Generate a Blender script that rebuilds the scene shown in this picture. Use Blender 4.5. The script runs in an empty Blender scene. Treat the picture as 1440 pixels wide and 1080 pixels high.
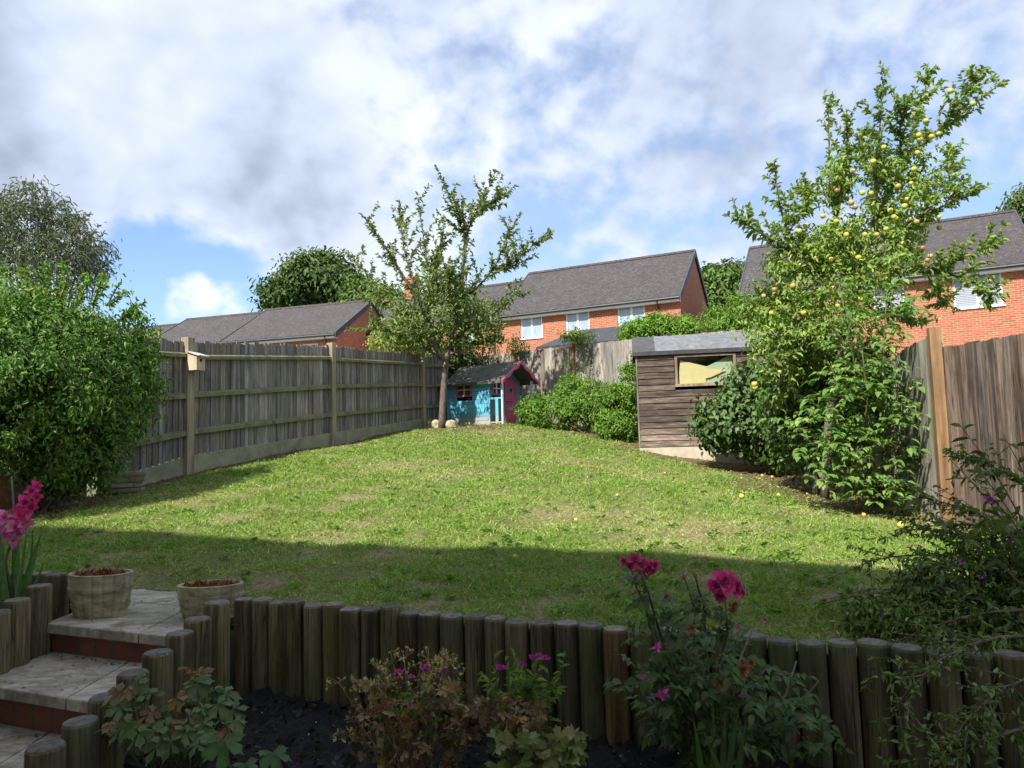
import bpy, math, random
import numpy as np
from mathutils import Vector
R0 = random.Random(7); NR = np.random.default_rng(11)
scene = bpy.context.scene
col = bpy.data.collections.new("garden"); scene.collection.children.link(col)
pi = math.pi; rad = math.radians

# ------------------------------------------------------------------ camera model
FPX = 1000.0; PITCH = math.atan(0.080); ROLL = 0.027
Fw = np.array([0, math.cos(PITCH), math.sin(PITCH)])
U0 = np.array([0, -math.sin(PITCH), math.cos(PITCH)])
X0 = np.array([1.0, 0, 0])
Rt = math.cos(ROLL)*X0 - math.sin(ROLL)*U0
Up = math.sin(ROLL)*X0 + math.cos(ROLL)*U0
def ray(px, py): return Fw + (px-720)/FPX*Rt + (540-py)/FPX*Up
def pt(px, py, Y):
    d = ray(px, py); return d*(Y/d[1])
def onplane(px, py, P, n):
    d = ray(px, py); P = np.asarray(P); n = np.asarray(n); return d*(P.dot(n)/d.dot(n))
A22 = rad(22.1)
UU = np.array([math.cos(A22), -math.sin(A22)]); VV = np.array([math.sin(A22), math.cos(A22)])
def uv(u, v): return UU*u + VV*v

# ------------------------------------------------------------------ ground height
ctrl = []
for u in np.linspace(-2.5, 3.0, 8):
    p = uv(u, 2.85); ctrl.append((p[0], p[1], -0.765))
for u in (-3.2, -4.2, -6): p = uv(u, 3.1); ctrl.append((p[0], p[1], -0.86 if u > -4 else -0.8))
P1 = pt(262, 665, 9.57); P2 = pt(466, 626, 12.7); P3 = pt(594, 603, 16.2); PS = pt(147, 698, 8.37)
for p in (P1, P2, P3, PS): ctrl.append(tuple(p))
RP = pt(1329, 733, 6.9); RP2 = pt(1282, 722, 8.1)
for p in (RP, RP2): ctrl.append(tuple(p))
SH = pt(901, 632, 13.2); ctrl.append(tuple(SH))
ctrl.append(tuple(pt(1060, 660, 12.4)))
ctrl.append(tuple(pt(622, 601, 15.6))); ctrl.append(tuple(pt(706, 598, 16.0))); ctrl.append(tuple(pt(745, 598, 16.4)))
ctrl.append(tuple(pt(870, 616, 14.6)))
ctrl.append((-1.3, 19.0, 0.52)); ctrl.append((2.9, 15.6, 0.12)); ctrl.append((6.4, 13.0, -0.35))
ctrl.append((-4.1, 6.2, -0.62)); ctrl.append((0.1, 4.2, -0.69)); ctrl.append((4.6, 4.5, -0.92)); ctrl.append((0, 9.5, -0.32))
ctrl.append((-7, 7, -0.7))
ctrl = np.array(ctrl)
def _k(r): return np.where(r > 1e-9, r*r*np.log(np.maximum(r, 1e-9)), 0)
_n = len(ctrl); _r = np.hypot(ctrl[:,None,0]-ctrl[None,:,0], ctrl[:,None,1]-ctrl[None,:,1])
_A = np.zeros((_n+3, _n+3)); _A[:_n,:_n] = _k(_r) + np.eye(_n)*0.6
_A[:_n,_n] = 1; _A[:_n,_n+1] = ctrl[:,0]; _A[:_n,_n+2] = ctrl[:,1]; _A[_n:,:_n] = _A[:_n,_n:].T
_w = np.linalg.solve(_A, np.r_[ctrl[:,2], 0, 0, 0])
def G(x, y):
    x = np.asarray(x, float); y = np.asarray(y, float)
    sh = x.shape; x = x.ravel(); y = y.ravel()
    k = _k(np.hypot(x[:,None]-ctrl[None,:,0], y[:,None]-ctrl[None,:,1]))
    z = k@_w[:_n] + _w[_n] + _w[_n+1]*x + _w[_n+2]*y
    # outside the garden the ground flattens
    dc = np.hypot(x-0, y-9); t = np.clip((dc-12)/10, 0, 1)
    z = np.clip(z, -1.1, 0.7)*(1-t) + t*0.1
    sd_ = np.hypot(np.maximum(np.maximum(-2.42-x, x+1.46), 0), np.maximum((VV[0]*x+VV[1]*y)-3.27, 0)); t = np.clip(1-sd_/.35, 0, 1); t = t*t*(3-2*t)
    z = z*(1-t) + t*(-.862)
    z = z + 0.012*np.sin(x*2.1+y*1.3)+0.01*np.sin(x*5.3-y*3.7)
    return z.reshape(sh)
def gz(x, y): return float(G(np.array([x]), np.array([y]))[0])
def gp(px, py):
    d = ray(px, py); t = 3.0
    lo, hi = 1.5, 30.0
    for i in range(400):
        t = lo + (hi-lo)*i/400
        q = d*(t/d[1])
        if q[2] < gz(q[0], q[1]): return q
    return d*(12/d[1])

# ------------------------------------------------------------------ object helpers
ORG = {}
def link(o): col.objects.link(o); return o
def thing(name, label, cat, loc=(0,0,0), group=None):
    o = bpy.data.objects.new(name, None); link(o); o.location = [float(c) for c in loc]; o.empty_display_size = 0.1
    o['label'] = label; o['category'] = cat
    if group: o['group'] = group
    ORG[o.name] = np.array([float(c) for c in loc]); return o
def tag(o, label=None, cat=None, group=None, kind=None):
    if label: o['label'] = label
    if cat: o['category'] = cat
    if group: o['group'] = group
    if kind: o['kind'] = kind
    return o
def finish(name, me, mat, parent=None, smooth=False, org=None):
    o = bpy.data.objects.new(name, me); link(o)
    if mat: me.materials.append(mat)
    if parent is not None:
        o.parent = parent; off = ORG[parent.name]; ORG[o.name] = off
    else:
        off = np.array(org if org is not None else (0,0,0), float); o.location = off.tolist(); ORG[o.name] = off
    n = len(me.vertices); co = np.empty(n*3, np.float32); me.vertices.foreach_get('co', co)
    co = co.reshape(-1,3) - off.astype(np.float32); me.vertices.foreach_set('co', co.ravel())
    if smooth:
        me.polygons.foreach_set('use_smooth', np.ones(len(me.polygons), bool))
    me.update(); return o

class Fr:
    def __init__(s, o, a, b):
        s.o = np.array(o, float); s.a = np.array(a, float); s.b = np.array(b, float); s.c = np.array([0,0,1.0])
    def __call__(s, a, b, c): return s.o + s.a*a + s.b*b + s.c*c
def fr2(o, ang):
    return Fr(o, (math.cos(ang), math.sin(ang), 0), (-math.sin(ang), math.cos(ang), 0))
W = Fr((0,0,0),(1,0,0),(0,1,0))

class MB:
    def __init__(s): s.v = []; s.f = []; s.c = []; s.u = []
    def add(s, vs, fs, c=(1,1,1), uvs=None):
        b = len(s.v); s.v += [tuple(map(float, p)) for p in vs]; s.f += [tuple(b+i for i in f) for f in fs]
        s.c += [c]*len(vs); s.u += (uvs if uvs else [(p[0], p[1], p[2]) for p in vs])
    def hexa(s, p, c=(1,1,1), uvs=None):
        s.add(p, [(0,3,2,1),(4,5,6,7),(0,1,5,4),(1,2,6,5),(2,3,7,6),(3,0,4,7)], c, uvs)
    def box(s, fr, a0, a1, b0, b1, c0, c1, col=(1,1,1), tl=0):
        p = [fr(a0,b0,c0),fr(a1,b0,c0),fr(a1,b1,c0),fr(a0,b1,c0),fr(a0,b0,c1),fr(a1,b0,c1),fr(a1,b1,c1),fr(a0,b1,c1)]
        s.hexa(p, col, [(a,b,c) for (a,b,c) in ((a0,b0,c0),(a1,b0,c0),(a1,b1,c0),(a0,b1,c0),(a0,b0,c1),(a1,b0,c1),(a1,b1,c1),(a0,b1,c1))])
    def quad(s, p, c=(1,1,1), uvs=None): s.add(p, [(0,1,2,3)], c, uvs)
    def prism(s, fr, poly, b0, b1, c=(1,1,1)):     # poly in (a,c), extruded along b
        n = len(poly); p = [fr(a,b0,z) for a,z in poly] + [fr(a,b1,z) for a,z in poly]
        f = [tuple(range(n)), tuple(range(2*n-1, n-1, -1))] + [(i, i+n, (i+1)%n+n, (i+1)%n) for i in range(n)]
        s.add(p, f, c, [(a,b0,z) for a,z in poly]+[(a,b1,z) for a,z in poly])
    def tube(s, path, radii, n=8, c=(1,1,1), cap=True):
        path = [np.array(p, float) for p in path]; m = len(path)
        if not hasattr(radii, '__len__'): radii = [radii]*m
        vs = []; ref = None
        for i in range(m):
            t = path[min(i+1,m-1)] - path[max(i-1,0)]; t = t/(np.linalg.norm(t)+1e-9)
            if ref is None:
                ref = np.cross(t, [0,0,1.0]); 
                if np.linalg.norm(ref) < .1: ref = np.cross(t, [1.0,0,0])
            ref = ref - t*ref.dot(t); ref /= np.linalg.norm(ref)+1e-9; w = np.cross(t, ref)
            for k in range(n):
                a = 2*pi*k/n; vs.append(path[i] + radii[i]*(math.cos(a)*ref + math.sin(a)*w))
        fs = [(i*n+k, i*n+(k+1)%n, (i+1)*n+(k+1)%n, (i+1)*n+k) for i in range(m-1) for k in range(n)]
        if cap: fs += [tuple(range(n-1,-1,-1)), tuple((m-1)*n+k for k in range(n))]
        s.add(vs, fs, c)
    def lathe(s, o, prof, n=24, sx=1, sy=1, ang=0, c=(1,1,1)):
        vs = []
        for r, z in prof:
            for k in range(n):
                a = 2*pi*k/n; x = r*sx*math.cos(a); y = r*sy*math.sin(a)
                vs.append((o[0]+x*math.cos(ang)-y*math.sin(ang), o[1]+x*math.sin(ang)+y*math.cos(ang), o[2]+z))
        m = len(prof)
        fs = [(i*n+k, i*n+(k+1)%n, (i+1)*n+(k+1)%n, (i+1)*n+k) for i in range(m-1) for k in range(n)]
        fs += [tuple(range(n-1,-1,-1)), tuple((m-1)*n+k for k in range(n))]
        s.add(vs, fs, c)
    def build(s, name, mat, parent=None, smooth=False, bevel=0, org=None):
        me = bpy.data.meshes.new(name); me.from_pydata(s.v, [], s.f)
        a = me.attributes.new('tint', 'FLOAT_COLOR', 'POINT')
        a.data.foreach_set('color', np.array([(c[0],c[1],c[2],1) for c in s.c], np.float32).ravel())
        a = me.attributes.new('loc', 'FLOAT_VECTOR', 'POINT'); a.data.foreach_set('vector', np.array(s.u, np.float32).ravel())
        o = finish(name, me, mat, parent, smooth, org)
        if bevel:
            m = o.modifiers.new('bevel', 'BEVEL'); m.width = bevel; m.segments = 2; m.limit_method = 'ANGLE'
        return o

# fast mesh of many copies of one small template
T_LEAF = (np.array([(0,0,0),(.28,-.40,.10),(.68,-.34,.06),(1,0,-.10),(.68,.34,.06),(.28,.40,.10)]), np.array([(0,1,2,3),(0,3,4,5)]))
T_BIG = (np.array([(0,0,0),(.15,-.32,.07),(.42,-.48,.10),(.75,-.30,.03),(1.02,0,-.14),(.75,.30,.03),(.42,.48,.10),(.15,.32,.07),(.5,0,0)]),
         np.array([(0,1,2,8),(2,3,4,8),(8,4,5,6),(0,8,6,7)]))
def palm(nl=5, spread=2.2, notch=.45, teeth=True):
    v = [(0,0,0)]; f = []
    for k in range(nl):
        a = (k-(nl-1)/2)*spread*2/nl; h = spread/nl; L = 1-.16*abs(k-(nl-1)/2)
        pts = [(a-h, notch*.8), (a-h*.72, L*.72), (a-h*.18, L*.80), (a, L), (a+h*.18, L*.80), (a+h*.72, L*.72), (a+h, notch*.8)]
        b = len(v)
        for i,(t, r) in enumerate(pts): v.append((r*math.cos(t)+.0, r*math.sin(t), .10*math.sin(t*3)-.12*r*r + (.05 if i in (0,6) else 0)))
        f += [(0,b,b+1,b+2),(0,b+2,b+3,b+4),(0,b+4,b+5,b+6)]
    return np.array(v), np.array(f)
T_PALM = palm()
T_CUT = palm(5, 2.5, .16)
T_SYC = palm(5, 1.9, .62)
T_BLADE = (np.array([(0,-.5,0),(0,.5,0),(.55,.38,.0),(.55,-.38,.0),(1,.08,-.0),(1,-.08,-.0)]), np.array([(0,1,2,3),(3,2,4,5)]))
def norm(a): return a/(np.linalg.norm(a, axis=-1, keepdims=True)+1e-9)
def scatter(name, tpl, pos, axis, nrm, size, width, colr, mat, parent=None, curl=0, org=None):
    tv, tf = tpl; n = len(pos); k = len(tv)
    axis = norm(axis); side = norm(np.cross(nrm, axis)); nn = np.cross(axis, side)
    size = np.broadcast_to(size, (n,)); width = np.broadcast_to(width, (n,))
    V = (pos[:,None,:] + axis[:,None,:]*(tv[None,:,0,None]*size[:,None,None]) + side[:,None,:]*(tv[None,:,1,None]*(size*width)[:,None,None])
         + nn[:,None,:]*(tv[None,:,2,None]*size[:,None,None]))
    if curl: V[:,:,2] -= curl*size[:,None]*tv[None,:,0]**2
    V = V.reshape(-1,3).astype(np.float32)
    Fc = (tf[None]+ (np.arange(n)*k)[:,None,None]).reshape(-1, tf.shape[1]).astype(np.int32)
    me = bpy.data.meshes.new(name); me.vertices.add(len(V)); me.vertices.foreach_set('co', V.ravel())
    nf = len(Fc); c = Fc.shape[1]
    me.loops.add(nf*c); me.loops.foreach_set('vertex_index', Fc.ravel())
    me.polygons.add(nf); me.polygons.foreach_set('loop_start', (np.arange(nf)*c).astype(np.int32))
    try: me.polygons.foreach_set('loop_total', np.full(nf, c, np.int32))
    except Exception: pass
    me.update(calc_edges=True)
    a = me.attributes.new('tint', 'FLOAT_COLOR', 'POINT')
    cc = np.ones((n, 4), np.float32); cc[:,:3] = colr
    a.data.foreach_set('color', np.repeat(cc, k, axis=0).ravel())
    return finish(name, me, mat, parent, False, org)

def leafcol(n, base, var=.25, yellow=.0, rng=NR):
    base = np.array(base); base = base*(np.array([1.42,1.30,1.0]) if base[1] > base[0]*1.25 else 1)
    c = base[None]*(1+rng.normal(0, var, (n,1)))
    c = c*(1+rng.normal(0, .08, (n,3)))
    if yellow > 0:
        m = rng.random(n) < yellow; c[m] = np.array([.50,.42,.06])*(.7+.5*rng.random((m.sum(),1)))
    return np.clip(c, .004, 1)
def rdir(n): return norm(NR.normal(size=(n,3)))

# ------------------------------------------------------------------ materials
def newmat(name):
    m = bpy.data.materials.new(name); m.use_nodes = True; nt = m.node_tree; nt.nodes.clear()
    out = nt.nodes.new('ShaderNodeOutputMaterial'); b = nt.nodes.new('ShaderNodeBsdfPrincipled')
    nt.links.new(b.outputs[0], out.inputs[0]); return m, nt, b, out
def L(nt, a, b): nt.links.new(a, b)
def mix(nt, f, a, b, mode='MIX'):
    m = nt.nodes.new('ShaderNodeMix'); m.data_type = 'RGBA'; m.blend_type = mode
    for si, sock, val in ((0, m.inputs[0], f), (6, m.inputs[6], a), (7, m.inputs[7], b)):
        if hasattr(val, 'is_linked') or hasattr(val, 'links'): nt.links.new(val, sock)
        elif isinstance(val, (int, float)): sock.default_value = val if si == 0 else (val, val, val, 1)
        else: sock.default_value = (*val, 1) if len(val) == 3 else val
    return m.outputs[2]
def ramp(nt, src, stops):
    r = nt.nodes.new('ShaderNodeValToRGB'); e = r.color_ramp.elements
    while len(e) < len(stops): e.new(.5)
    for el, (p, c) in zip(e, stops):
        el.position = p; el.color = (c, c, c, 1) if isinstance(c, (int, float)) else (*c, 1)
    nt.links.new(src, r.inputs[0]); return r.outputs[0]
def noise(nt, vec, scale, detail=4, rough=.55, dist=0):
    n = nt.nodes.new('ShaderNodeTexNoise'); n.inputs['Scale'].default_value = scale; n.inputs['Detail'].default_value = detail
    n.inputs['Roughness'].default_value = rough; n.inputs['Distortion'].default_value = dist
    nt.links.new(vec, n.inputs['Vector']); return n.outputs[0]
def mapv(nt, vec, scale=(1,1,1), rot=(0,0,0), loc=(0,0,0)):
    m = nt.nodes.new('ShaderNodeMapping'); m.inputs['Scale'].default_value = scale; m.inputs['Rotation'].default_value = rot
    m.inputs['Location'].default_value = loc; nt.links.new(vec, m.inputs['Vector']); return m.outputs[0]
def objc(nt): return nt.nodes.new('ShaderNodeTexCoord').outputs['Object']
def attr(nt, name, out='Color'):
    a = nt.nodes.new('ShaderNodeAttribute'); a.attribute_name = name; return a.outputs[out]
def bump(nt, h, bsdf, strength=.3, dist=.01):
    b = nt.nodes.new('ShaderNodeBump'); b.inputs['Strength'].default_value = strength; b.inputs['Distance'].default_value = dist
    nt.links.new(h, b.inputs['Height']); nt.links.new(b.outputs[0], bsdf.inputs['Normal'])

def m_simple(name, c1, c2, scale=8, rough=.7, bmp=.2, bd=.005, spec=.5, detail=5, tint=True, metal=0, stretch=(1,1,1)):
    m, nt, b, o = newmat(name); v = mapv(nt, objc(nt), stretch)
    n = noise(nt, v, scale, detail, .6); c = ramp(nt, n, [(.3, c1), (.7, c2)])
    if tint: c = mix(nt, 1.0, c, attr(nt, 'tint'), 'MULTIPLY')
    L(nt, c, b.inputs['Base Color']); b.inputs['Roughness'].default_value = rough; b.inputs['Metallic'].default_value = metal
    b.inputs['Specular IOR Level'].default_value = spec
    if bmp: bump(nt, n, b, bmp, bd)
    return m
def m_leaf(name, trans=.3, rough=.45, spec=.4, tr_col=(1.1,1.25,.5)):
    m, nt, b, o = newmat(name); t = attr(nt, 'tint')
    n = noise(nt, objc(nt), 40, 2); t = mix(nt, 1.0, t, ramp(nt, n, [(.3, .8), (.7, 1.2)]), 'MULTIPLY')
    L(nt, t, b.inputs['Base Color']); b.inputs['Roughness'].default_value = rough; b.inputs['Specular IOR Level'].default_value = spec
    tr = nt.nodes.new('ShaderNodeBsdfTranslucent'); L(nt, mix(nt, 1.0, t, tr_col, 'MULTIPLY'), tr.inputs[0])
    ms = nt.nodes.new('ShaderNodeMixShader'); ms.inputs[0].default_value = trans
    L(nt, b.outputs[0], ms.inputs[1]); L(nt, tr.outputs[0], ms.inputs[2]); L(nt, ms.outputs[0], o.inputs[0]); return m
def m_wood(name, c1, c2, c3, axis='z', scale=1.0, streak=.55, rough=.85, green=0, knots=True, greencol=(.10,.13,.045)):
    """weathered timber, grain along axis, in object coordinates"""
    m, nt, b, o = newmat(name); oc = attr(nt, 'loc', 'Vector') if axis == 'a' else objc(nt)
    st = {'z': (1,1,.07), 'a': (.07,1,1), 'x': (.07,1,1)}[axis]
    v = mapv(nt, oc, st)
    n1 = noise(nt, v, 60*scale, 6, .7, .3); n2 = noise(nt, v, 14*scale, 4, .6, .6); n3 = noise(nt, oc, 2.2, 3)
    c = ramp(nt, n1, [(.25, c1), (.5, c2), (.78, c3)])
    c = mix(nt, streak, c, ramp(nt, n2, [(.36, .35), (.60, 1.2)]), 'MULTIPLY')
    c = mix(nt, .6, c, ramp(nt, n3, [(.3, .65), (.7, 1.2)]), 'MULTIPLY')
    if knots:
        vo = nt.nodes.new('ShaderNodeTexVoronoi'); vo.inputs['Scale'].default_value = 9
        L(nt, mapv(nt, oc, (1,1,.28) if axis == 'z' else (.28,1,1)), vo.inputs['Vector'])
        c = mix(nt, ramp(nt, vo.outputs['Distance'], [(.03, .8), (.09, 0)]), c, (.03,.02,.015))
    if streak >= .9:   # long drying splits
        nk = noise(nt, mapv(nt, oc, (1,1,.03) if axis == 'z' else (.03,1,1)), 38, 3, .5, .2); c = mix(nt, ramp(nt, nk, [(.480, 0), (.497, .75), (.503, .75), (.52, 0)]), c, (.02,.016,.01))
    if green: 
        g = noise(nt, oc, 3.5, 5, .7); c = mix(nt, ramp(nt, g, [(.45, 0), (.7, green)]), c, greencol)
    c = mix(nt, 1.0, c, attr(nt, 'tint'), 'MULTIPLY')
    L(nt, c, b.inputs['Base Color']); b.inputs['Roughness'].default_value = rough; b.inputs['Specular IOR Level'].default_value = .25
    bump(nt, n1, b, .5, .004); return m
M = {}
M['fence'] = m_wood('weathered_fence_wood', (.125,.112,.098), (.24,.218,.188), (.36,.33,.29), 'z', 1, streak=.8)
M['rail'] = m_wood('mossy_rail_wood', (.11,.10,.06), (.20,.185,.115), (.28,.26,.17), 'z', .6, green=.9, greencol=(.16,.19,.065), knots=False)
M['post'] = m_wood('fence_post_wood', (.20,.16,.11), (.31,.26,.18), (.40,.34,.26), 'z', .8)
M['opost'] = m_wood('orange_post_wood', (.17,.10,.05), (.255,.15,.072), (.33,.215,.115), 'z', .8, knots=False)
M['bfence'] = m_wood('brown_fence_wood', (.07,.052,.042), (.17,.125,.098), (.31,.245,.195), 'z', 1, streak=.95)
M['log'] = m_wood('log_wood', (.065,.055,.028), (.165,.14,.075), (.30,.265,.16), 'z', .9, streak=.9, green=.7, knots=False, greencol=(.11,.13,.045))
M['logtop'] = m_simple('log_end_grain', (.04,.036,.028), (.17,.155,.12), 40, .9)
M['shed'] = m_wood('shed_cladding_wood', (.045,.032,.026), (.15,.112,.088), (.34,.28,.235), 'a', 1, streak=.95)
M['render'] = m_simple('pale_bounce_render', (.55,.51,.43), (.66,.62,.54), 4, .9, .2)  # unseen house wall, made pale to bounce light onto the shaded foreground
M['gravel'] = m_simple('algae_stained_gravel_board', (.17,.17,.10), (.31,.31,.20), 5, .9, .3)
M['leaf'] = m_leaf('leaf', .38, .5, .3)
M['glossleaf'] = m_leaf('glossy_leaf', .28, .48, .3)
M['farleaf'] = m_leaf('tree_leaf', .2, .6, .2)
M['petal'] = m_leaf('petal', .35, .5, .3, (1.1,.8,1.0))
M['grass'] = m_leaf('grass_blade', .3, .5, .3)
M['bark'] = m_simple('bark', (.05,.038,.03), (.17,.135,.11), 30, .9, .6, .01, stretch=(1,1,.3))
M['stem'] = m_simple('green_stem', (.05,.06,.02), (.12,.13,.05), 20, .6, .1)
M['twig'] = m_simple('twig', (.06,.045,.03), (.15,.11,.075), 30, .8, .2)
M['drytwig'] = m_simple('dry_stem', (.16,.10,.05), (.30,.20,.10), 30, .8, .2)
M['white'] = m_simple('white_upvc', (.74,.75,.76), (.80,.80,.81), 3, .35, 0, tint=False)
M['blind'] = m_simple('grey_blind', (.30,.33,.36), (.34,.37,.40), 3, .6, 0, tint=False)
M['dark'] = m_simple('dark_plastic', (.015,.015,.018), (.03,.03,.035), 5, .5, 0, tint=False)
M['lead'] = m_simple('roof_edging', (.035,.04,.05), (.06,.065,.075), 6, .6, .1)
M['felt'] = m_simple('roofing_felt', (.06,.064,.066), (.12,.125,.127), 9, .9, .3, .004)
M['feltd'] = m_simple('mossy_roofing_felt', (.035,.037,.03), (.13,.13,.105), 7, .9, .4, .006)
M['concrete'] = m_simple('concrete', (.34,.30,.22), (.52,.47,.36), 6, .9, .3)
M['pink'] = m_simple('pink_paint', (.42,.07,.17), (.54,.10,.23), 14, .55, .15, .002)
M['cream'] = m_simple('cream_paint', (.48,.34,.14), (.62,.46,.22), 10, .6, .1)
M['limestone'] = m_simple('pale_stone', (.27,.24,.14), (.46,.42,.28), 9, .9, .5, .01)
M['apple'] = m_simple('apple_skin', (.80,.80,.80), (1,1,1), 20, .35, 0)
M['barrel'] = m_simple('weathered_planter', (.12,.12,.055), (.46,.41,.26), 11, .9, .5, .006, stretch=(1,1,2))
M['soil'] = m_simple('soil', (.028,.018,.011), (.10,.068,.043), 30, .95, .8, .02)
M['reddirt'] = m_simple('dry_compost', (.10,.028,.012), (.22,.07,.03), 40, .95, .9, .02)
M['darkroom'] = m_simple('dark_interior', (.012,.012,.012), (.02,.02,.02), 3, .9, 0)

# blue playhouse paint, peeling towards the bare foot boards
def m_bluepaint():
    m, nt, b, o = newmat('peeling_blue_paint'); oc = attr(nt, 'loc', 'Vector')
    n = noise(nt, mapv(nt, oc, (1,1,2.5)), 9, 5, .65); n2 = noise(nt, mapv(nt, oc, (.4,1,4)), 30, 4)
    c = ramp(nt, n2, [(.25, (.08,.34,.48)), (.75, (.14,.46,.60))])
    sp = nt.nodes.new('ShaderNodeSeparateXYZ'); L(nt, oc, sp.inputs[0])
    mr = nt.nodes.new('ShaderNodeMapRange'); L(nt, sp.outputs[2], mr.inputs[0])
    mr.inputs[1].default_value = .05; mr.inputs[2].default_value = .42; mr.inputs[3].default_value = .34; mr.inputs[4].default_value = -.12
    ad = nt.nodes.new('ShaderNodeMath'); L(nt, n, ad.inputs[0]); L(nt, mr.outputs[0], ad.inputs[1])
    c = mix(nt, ramp(nt, ad.outputs[0], [(.56, 0), (.72, .85)]), c, (.38,.33,.27))
    c = mix(nt, 1.0, c, attr(nt, 'tint'), 'MULTIPLY')
    L(nt, c, b.inputs['Base Color']); b.inputs['Roughness'].default_value = .6; bump(nt, n2, b, .2, .003); return m
M['blue'] = m_bluepaint()
M['slate_blue'] = m_simple('slate_blue_paint', (.10,.22,.27), (.14,.29,.35), 14, .6, .1)

def m_brick(name, sc=1.0, vert=False, cols=((.30,.085,.04),(.45,.15,.07),(.40,.33,.27)), dark=1.0, bw=.225, bh=.075, mortar=.01):
    m, nt, b, o = newmat(name); v = attr(nt, 'loc', 'Vector')
    br = nt.nodes.new('ShaderNodeTexBrick'); L(nt, v, br.inputs['Vector'])
    br.inputs['Color1'].default_value = (*cols[0],1); br.inputs['Color2'].default_value = (*cols[1],1); br.inputs['Mortar'].default_value = (*cols[2],1)
    br.inputs['Scale'].default_value = 1; br.inputs['Mortar Size'].default_value = mortar; br.inputs['Brick Width'].default_value = bw; br.inputs['Row Height'].default_value = bh
    br.inputs['Bias'].default_value = .1
    n = noise(nt, v, 4, 5, .7); n2 = noise(nt, v, 60, 3)
    c = mix(nt, .5, br.outputs[0], ramp(nt, n, [(.3, .7), (.7, 1.2)]), 'MULTIPLY')
    c = mix(nt, .4, c, ramp(nt, n2, [(.3, .6), (.7, 1.3)]), 'MULTIPLY')
    c = mix(nt, 1.0, c, attr(nt, 'tint'), 'MULTIPLY')
    L(nt, c, b.inputs['Base Color']); b.inputs['Roughness'].default_value = .85; bump(nt, br.outputs['Fac'], b, -.4, .006); return m
M['brick'] = m_brick('orange_brick', cols=((.29,.068,.026),(.41,.115,.045),(.36,.25,.18)))
M['olbrick'] = m_brick('old_dark_brick', cols=((.10,.05,.035),(.16,.08,.055),(.12,.11,.09)))
M['riser'] = m_brick('step_riser_brick', cols=((.15,.055,.035),(.24,.085,.05),(.10,.085,.065)), bw=.115, bh=.24, mortar=.008)
def m_tile():
    m, nt, b, o = newmat('brown_plain_roof_tile'); v = attr(nt, 'loc', 'Vector')
    br = nt.nodes.new('ShaderNodeTexBrick'); L(nt, v, br.inputs['Vector'])
    br.inputs['Color1'].default_value = (.040,.035,.036,1); br.inputs['Color2'].default_value = (.066,.057,.057,1); br.inputs['Mortar'].default_value = (.03,.026,.025,1)
    br.inputs['Scale'].default_value = 1; br.inputs['Mortar Size'].default_value = .012; br.inputs['Brick Width'].default_value = .17; br.inputs['Row Height'].default_value = .11
    wn = nt.nodes.new('ShaderNodeTexVoronoi'); wn.inputs['Scale'].default_value = 17; L(nt, v, wn.inputs['Vector'])
    c = mix(nt, ramp(nt, wn.outputs['Color'], [(.74, 0), (.88, .35)]), br.outputs[0], (.17,.155,.145))
    n = noise(nt, v, .6, 4); c = mix(nt, .6, c, ramp(nt, n, [(.3, .75), (.7, 1.2)]), 'MULTIPLY')
    L(nt, c, b.inputs['Base Color']); b.inputs['Roughness'].default_value = .85; bump(nt, br.outputs['Fac'], b, -.5, .01); return m
M['tile'] = m_tile()
def m_glass(name, base, rough=.06):
    m, nt, b, o = newmat(name); n = noise(nt, mapv(nt, attr(nt,'loc','Vector'), (9,1,.6)), 1.6, 3)
    L(nt, ramp(nt, n, [(.35, tuple(x*.75 for x in base)), (.65, base)]), b.inputs['Base Color']); b.inputs['Roughness'].default_value = rough
    b.inputs['Specular IOR Level'].default_value = .8; return m
M['pane'] = m_glass('curtained_glass', (.33,.40,.47)); M['blindpane'] = m_glass('blind_behind_glass', (.26,.30,.34))
M['darkpane'] = m_glass('dark_glass', (.05,.06,.06))
def m_paving():
    m, nt, b, o = newmat('sandstone_paving'); oc = objc(nt)
    n = noise(nt, mapv(nt, oc, (1,2.2,1), (0,0,A22*1.0)), 5, 6, .65, 1.2); n2 = noise(nt, oc, 60, 4)
    c = ramp(nt, n, [(.30, (.12,.10,.07)), (.42, (.25,.22,.165)), (.55, (.37,.33,.26)), (.7, (.47,.43,.35))])
    n4 = noise(nt, oc, 2.3, 6, .75, .6); c = mix(nt, ramp(nt, n4, [(.50, 0), (.66, .65)]), c, (.10,.10,.05))
    c = mix(nt, .5, c, ramp(nt, n2, [(.3, .6), (.7, 1.25)]), 'MULTIPLY')
    c = mix(nt, 1.0, c, attr(nt, 'tint'), 'MULTIPLY')
    L(nt, c, b.inputs['Base Color']); b.inputs['Roughness'].default_value = .8; bump(nt, n, b, .4, .01); return m
M['paving'] = m_paving()
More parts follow.
